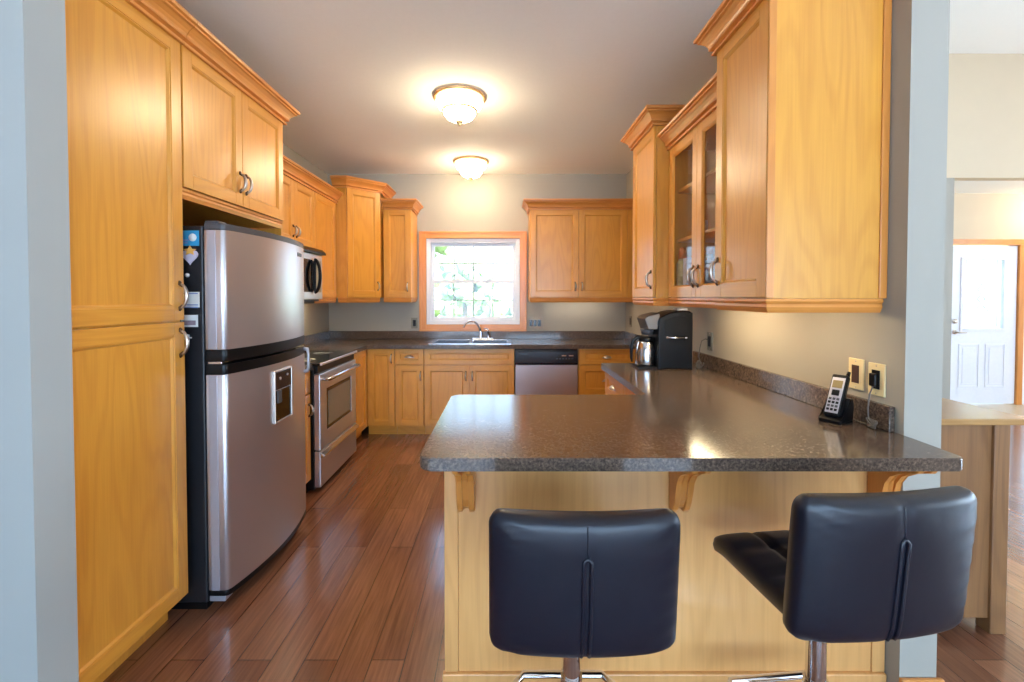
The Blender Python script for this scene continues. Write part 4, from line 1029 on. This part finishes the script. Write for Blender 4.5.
m = MB(); m.box(1.12, 2.90, cz+0.3795, 1.185, 2.98, cz+0.392, bev=0.002); tag(centre(m.build('filter_packet', PAPER)), 'small white packet lying on top of the coffee maker', 'packet')

# ------------------------------------------------------------------ outlets and switches
def plate_x(y, z, w_, h, label, pm, im, kind='outlet'):
    """on the right wall, facing -x"""
    t = thing('wall_outlet' if kind == 'outlet' else 'wall_switch', label, kind, (XR, y, z-h/2))
    m = MB(); m.box(XR-0.007, y-w_/2, z-h/2, XR-0.0008, y+w_/2, z+h/2, bev=0.002); m.build('cover_plate', pm, t)
    m = MB(); m.box(XR-0.010, y-0.017, z-0.034, XR-0.0072, y+0.017, z+0.034, bev=0.001); m.build('rocker' if kind != 'outlet' else 'receptacle', im, t)
    m = MB()
    for s in (-1, 1): m.lathe([(0, -0.0012), (0.003, -0.0012), (0.003, 0), (0, 0)], (XR-0.0071, y, z+s*h*0.42), n=8, axis='x')
    m.build('screw', NICK, t)
    return t
plate_x(1.700, 1.087, 0.072, 0.117, 'ivory wall switch with brown rocker behind the cordless phone', IVORY, BROWNP, 'switch')
plate_x(1.606, 1.083, 0.072, 0.117, 'ivory outlet with black adapter at the wall end near the phone', IVORY, BLK)
plate_x(2.92, 1.09, 0.072, 0.12, 'grey outlet right of the coffee maker', PEWTER, BLK)
plate_x(4.77, 1.12, 0.070, 0.115, 'dark outlet on the right wall in the back corner', PEWTER, BLK)
def plate_y(x, z, n, label, kind):
    t = thing('wall_outlet' if kind == 'outlet' else 'wall_switch', label, kind, (x, YB, z-0.06))
    w_ = 0.072+0.046*(n-1)
    m = MB(); m.box(x-w_/2, YB-0.007, z-0.06, x+w_/2, YB-0.0008, z+0.06, bev=0.002); m.build('cover_plate', PEWTER if n == 1 else WALLP, t)
    for k in range(n):
        xx = x+(k-(n-1)/2)*0.046
        m = MB(); m.box(xx-0.016, YB-0.010, z-0.034, xx+0.016, YB-0.0072, z+0.034, bev=0.001); m.build('rocker' if kind != 'outlet' else 'receptacle', BLUEBLK, t)
WALLP = plain('taupe_plate', lin(160, 150, 136), 0.4)
plate_y(-1.01, 1.09, 1, 'grey outlet on the back wall left of the window', 'outlet')
plate_y(0.335, 1.09, 3, 'triple switch plate on the back wall right of the window', 'switch')

def coil(c, r, n, name, label, mat, seed, rad=0.0025, sx=1.0):
    rnd = random.Random(seed); pts = []
    for k in range(n*14):
        a = 2*PI*k/14; j = r*(0.75+0.25*math.sin(k*0.37+seed))
        pts.append((c[0]+sx*j*math.cos(a)*0.55, c[1]+j*math.cos(a*0.93+1), c[2]+rad+0.002+(r*0.9)*(0.5+0.5*math.sin(a*1.03))))
    return pts
def cable(name, label, pts, mat, rad=0.0025):
    m = MB(); m.tube(pts, rad, n=6)
    return tag(centre(m.build(name, mat)), label, 'cable')
GCORD = plain('grey_cord', lin(96, 92, 88), 0.4); CLEAR = plain('pale_cord', lin(150, 145, 138), 0.3)
cp_ = [(XR-0.0105, 2.92, 1.10), (XR-0.03, 2.925, 1.105), (XR-0.045, 2.95, 1.09), (XR-0.05, 2.965, 1.04), (XR-0.055, 2.97, 0.985)]
m = MB(); m.tube(cp_+coil((1.275, 2.93, ZT), 0.045, 6, '', '', None, 3), 0.0028, n=6); m.build('power_cord', GCORD, coffee)
# ------------------------------------------------------------------ cordless phone
t = thing('cordless_phone', 'black cordless phone standing in its charging cradle on the counter', 'phone', (1.245, 1.672, ZT), math.radians(-58), local=True)
# local: x right, -y front (keys); base on z=0
m = MB()
m.prism([(-0.055, 0.001), (0.05, 0.001), (0.055, 0.06), (0.045, 0.085), (0.022, 0.088), (-0.02, 0.030), (-0.055, 0.012)], 'x', -0.038, 0.038, bev=0.006); m.build('charging_cradle', BLK, t)
tilt = math.radians(28)
def HP(u, v, w_): # handset frame: v up along the handset, w_ outward (front)
    return Vector((u, -0.035+v*math.sin(tilt)-w_*math.cos(tilt), 0.022+v*math.cos(tilt)+w_*math.sin(tilt)))
class HF:
    def __call__(s, u, v, w_): return HP(u, v, w_)
H = HF()
m = MB(); fbox(m, H, -0.027, 0.0, -0.014, 0.027, 0.165, 0.013, 0.007); hs = m.build('handset', BLK, t)
m = MB(); fbox(m, H, -0.021, 0.010, 0.0132, 0.021, 0.150, 0.0155, 0.001); m.build('silver_face', SILVER, hs)
m = MB(); fbox(m, H, -0.016, 0.108, 0.0156, 0.016, 0.138, 0.0168); m.build('screen', LCD, hs)
for r in range(4):
    m = MB()
    for c in range(3): fbox(m, H, -0.017+c*0.0125, 0.018+r*0.014, 0.0156, -0.008+c*0.0125, 0.027+r*0.014, 0.018, 0.001)
    m.build('key_row', GREYP if r % 2 else BLK, hs)
m = MB(); fbox(m, H, -0.012, 0.078, 0.0156, 0.012, 0.100, 0.0175, 0.002); m.build('navigation_key', BLK, hs)
m = MB(); m.tube([HP(0.016, 0.150, -0.005), HP(0.016, 0.185, -0.012)], [0.008, 0.006], n=10); m.build('antenna', BLK, hs)
ph_o = t
adp = thing('power_adapter', 'black plug adapter in the ivory outlet above the phone cord', 'adapter', (XR-0.012, 1.606, 1.065))
m = MB(); m.box(XR-0.024, 1.592, 1.058, XR-0.0103, 1.620, 1.105, bev=0.004); m.build('housing', BLK, adp)
m = MB(); m.tube([(XR-0.018, 1.606, 1.058), (XR-0.026, 1.61, 1.03), (XR-0.034, 1.607, 0.98), (XR-0.038, 1.60, 0.95)]+coil((1.300, 1.575, ZT), 0.030, 5, '', '', None, 5, sx=0.5), 0.0025, n=6); m.build('cord', GCORD, adp)

# ------------------------------------------------------------------ bar stools
def rbox(m, x0, y0, z0, x1, y1, z1, b, seg=4): m.box(x0, y0, z0, x1, y1, z1, bev=b, seg=seg)
def cushion_back(m, W, z0, z1, t_):
    """padded back: gently curved, thicker in the middle; rear face with a centre seam groove"""
    nx, nz = 40, 28
    def sup(u, v, s):   # u,v in -1..1 ; s=-1 rear, 1 front
        e = 6.0
        edge = max(0.0, 1-abs(u)**e)*max(0.0, 1-abs(v)**e)
        th = t_/2*edge**0.30
        hz_ = (z1-z0)/2; rc = 0.034; tt = max(0.0, (abs(v)-(1-rc/hz_))/(rc/hz_))
        x = u*W/2-math.copysign(1, u)*abs(u)**5*rc*(1-math.sqrt(max(0.0, 1-min(1, tt)**2))); z = (z0+z1)/2+v*hz_
        bow = 0.022*u*u   # wings come forward
        lean = -0.03*(v+1)/2
        groove = 0.0
        if s < 0:
            groove = 0.004*math.exp(-(u/0.05)**2)
            wr = 0.0016*math.sin(34*v+13*u+2*math.sin(7*u))*math.exp(-((u+0.75)/0.22)**2) + 0.0012*math.sin(22*v-9*u)*math.exp(-((u-0.85)/0.15)**2)
            groove += wr
            z += -0.008*(1-u*u)*max(0, v)**2
        y = bow+lean+s*th+(groove if s < 0 else 0)
        return (x, y, z)
    us = [math.sin(PI/2*(-1+2*i/nx)*0.999) if False else (-1+2*i/nx) for i in range(nx+1)]
    # denser near the edges
    us = [math.copysign(1-(1-abs(u))**1.35, u) for u in us]; us[0], us[-1] = -1, 1
    vs_ = [math.copysign(1-(1-abs(v))**1.35, v) for v in [(-1+2*j/nz) for j in range(nz+1)]]
    G = {}
    for s in (-1, 1):
        for i, u in enumerate(us):
            for j, v in enumerate(vs_):
                bd = i in (0, nx) or j in (0, nz)
                if bd and s == 1: G[s, i, j] = G[-1, i, j]; continue
                G[s, i, j] = m.bm.verts.new(sup(u, v, s))
    for s in (-1, 1):
        for i in range(nx):
            for j in range(nz):
                f = m.bm.faces.new([G[s, i, j], G[s, i+1, j], G[s, i+1, j+1], G[s, i, j+1]]); f.smooth = True
    return sup
def cushion_seat(m, W, y0, y1, z0, z1):
    nx, ny = 30, 26
    us = [math.copysign(1-(1-abs(u))**1.35, u) for u in [(-1+2*i/nx) for i in range(nx+1)]]
    vs_ = [math.copysign(1-(1-abs(v))**1.35, v) for v in [(-1+2*j/ny) for j in range(ny+1)]]
    def sup(u, v, s):
        e = 7.0; edge = max(0.0, 1-abs(u)**e)*max(0.0, 1-abs(v)**e)
        th = (z1-z0)/2*edge**0.28
        g = 0
        if s > 0:
            for c in (-0.34, 0.34): g -= 0.015*math.exp(-((u-c)/0.045)**2); g -= 0.015*math.exp(-((v-c)/0.045)**2)
        z = (z0+z1)/2+s*th+g*edge - (0.020*max(0, v-0.55)**2/0.2)
        hy_ = (y1-y0)/2; rc = 0.03; tt = max(0.0, (abs(v)-(1-rc/hy_))/(rc/hy_))
        return (u*W/2-math.copysign(1, u)*abs(u)**5*rc*(1-math.sqrt(max(0.0, 1-min(1, tt)**2))), (y0+y1)/2+v*hy_, z)
    G = {}
    for s in (-1, 1):
        for i, u in enumerate(us):
            for j, v in enumerate(vs_):
                if s == 1 and (i in (0, nx) or j in (0, ny)): G[s, i, j] = G[-1, i, j]; continue
                G[s, i, j] = m.bm.verts.new(sup(u, v, s))
    for s in (-1, 1):
        for i in range(nx):
            for j in range(ny):
                f = m.bm.faces.new([G[s, i, j], G[s, i+1, j], G[s, i+1, j+1], G[s, i, j+1]]); f.smooth = True
def stool(loc, rz, label, dz=0.0):
    t = thing('bar_stool', label, 'stool', loc, rz, group='swivel bar stools', local=True)
    W = 0.446
    m = MB(); cushion_seat(m, W-0.060, -0.165, 0.205, 0.537+dz, 0.609+dz); m.build('seat', LEATH, t)
    m = MB(); sup = cushion_back(m, W, 0.538+dz, 0.887+dz, 0.070); bmesh.ops.translate(m.bm, verts=m.bm.verts, vec=(0, -0.185, 0)); b = m.build('backrest', LEATH, t)
    # raised double seam down the middle of the rear face
    def rear(u, v, o): p = sup(u, v, -1); return (p[0], p[1]-0.185-o, p[2])
    m = MB(); L_ = [rear(-0.040, -0.93+1.36*k/14, 0.0005) for k in range(15)]; Rr = [rear(0.040, 0.43-1.36*k/14, 0.0005) for k in range(15)]
    top = [rear(-0.040+0.08*k/6, 0.43+0.045*math.sin(PI*k/6), 0.0005) for k in range(1, 6)]
    m.tube(L_+top+Rr, 0.0048, n=8); m.build('centre_seam', LEATH, b)
    m = MB(); m.tube([rear(0.0, 0.50+0.42*k/6, -0.0006) for k in range(7)], 0.0022, n=6); m.build('upper_seam', LEATH, b)
    m = MB(); m.box(-0.09, -0.09, 0.519+dz, 0.09, 0.09, 0.5365+dz, bev=0.004); m.build('mounting_plate', BLK, t)
    m = MB(); m.lathe([(0, 0.33), (0.0245, 0.33), (0.0245, 0.518+dz), (0, 0.518+dz)], n=24); m.build('gas_lift', CHROME, t, smooth=40)
    m = MB(); m.lathe([(0, 0.024), (0.030, 0.024), (0.030, 0.3295), (0, 0.3295)], n=28); m.build('column', CHROME, t, smooth=40)
    m = MB()
    zf_ = 0.165
    m.tube([(-0.03, 0.0, zf_), (-0.13, 0.02, zf_), (-0.155, 0.06, zf_), (-0.155, 0.15, zf_), (-0.125, 0.19, zf_), (0.125, 0.19, zf_), (0.155, 0.15, zf_), (0.155, 0.06, zf_), (0.13, 0.02, zf_), (0.03, 0.0, zf_)], 0.0115, n=12)
    m.lathe([(0.0305, zf_-0.02), (0.036, zf_-0.02), (0.036, zf_+0.02), (0.0305, zf_+0.02)], n=24); m.build('footrest', CHROME, t, smooth=50)
    m = MB(); m.lathe([(0, 0.0005), (0.205, 0.0005), (0.207, 0.006), (0.19, 0.012), (0.05, 0.022), (0.034, 0.03), (0, 0.03)], n=48); m.build('base_plate', CHROME, t, smooth=40)
    m = MB(); m.tube([(0.03, 0.03, 0.513+dz), (0.12, 0.03, 0.511+dz), (0.19, 0.03, 0.506+dz)], [0.005, 0.005, 0.008], n=8); m.build('height_lever', BLK, t)
    return t
stool((0.185, 1.225, 0), 0.0, 'left black leather bar stool, square back seen straight on')
stool((0.857, 1.212, 0), math.radians(6), 'right black leather bar stool, turned so its tufted seat shows', 0.05)

# ------------------------------------------------------------------ sideboard beyond the right wall
t = thing('sideboard', 'brown wooden sideboard against the far side of the right wall', 'sideboard', (1.8, 2.5, 0))
X0, X1, Y0, Y1 = 1.53, 2.045, 1.80, 3.3
m = MB(); m.box(X0, Y0+0.012, 0.06, X1-0.012, Y1-0.012, 0.862, bev=0.002); m.build('carcass', SIDEB, t)
m = MB(); m.box(X0-0.03, Y0-0.012, 0.8625, X1+0.09, Y1+0.012, 0.889, bev=0.005); m.build('top', SIDET, t)
for (a, b) in ((X1-0.06, Y0), (X1-0.06, Y1-0.06), (X0, Y0), (X0, Y1-0.06)):
    m = MB(); m.box(a, b, 0.0, a+0.065, b+0.06, 0.862, bev=0.003); m.build('corner_post', SIDEB, t)
for k in range(3):
    yy = Y0+0.08+k*0.45; m = MB(); m.box(X1-0.0115, yy, 0.12, X1+0.006, yy+0.42, 0.66, bev=0.003); d = m.build('door', SIDEB, t)
    m = MB(); m.box(X1-0.0115, yy, 0.68, X1+0.006, yy+0.42, 0.82, bev=0.003); dr = m.build('drawer', SIDEB, t)
    m = MB(); m.lathe([(0, 0), (0.006, 0), (0.012, 0.018), (0.008, 0.026), (0, 0.027)], (X1+0.0062, yy+0.21, 0.75), n=12, axis='x'); m.build('knob', BRZ, dr)
    m = MB(); m.lathe([(0, 0), (0.006, 0), (0.012, 0.018), (0.008, 0.026), (0, 0.027)], (X1+0.0062, yy+0.38, 0.45), n=12, axis='x'); m.build('knob', BRZ, d)
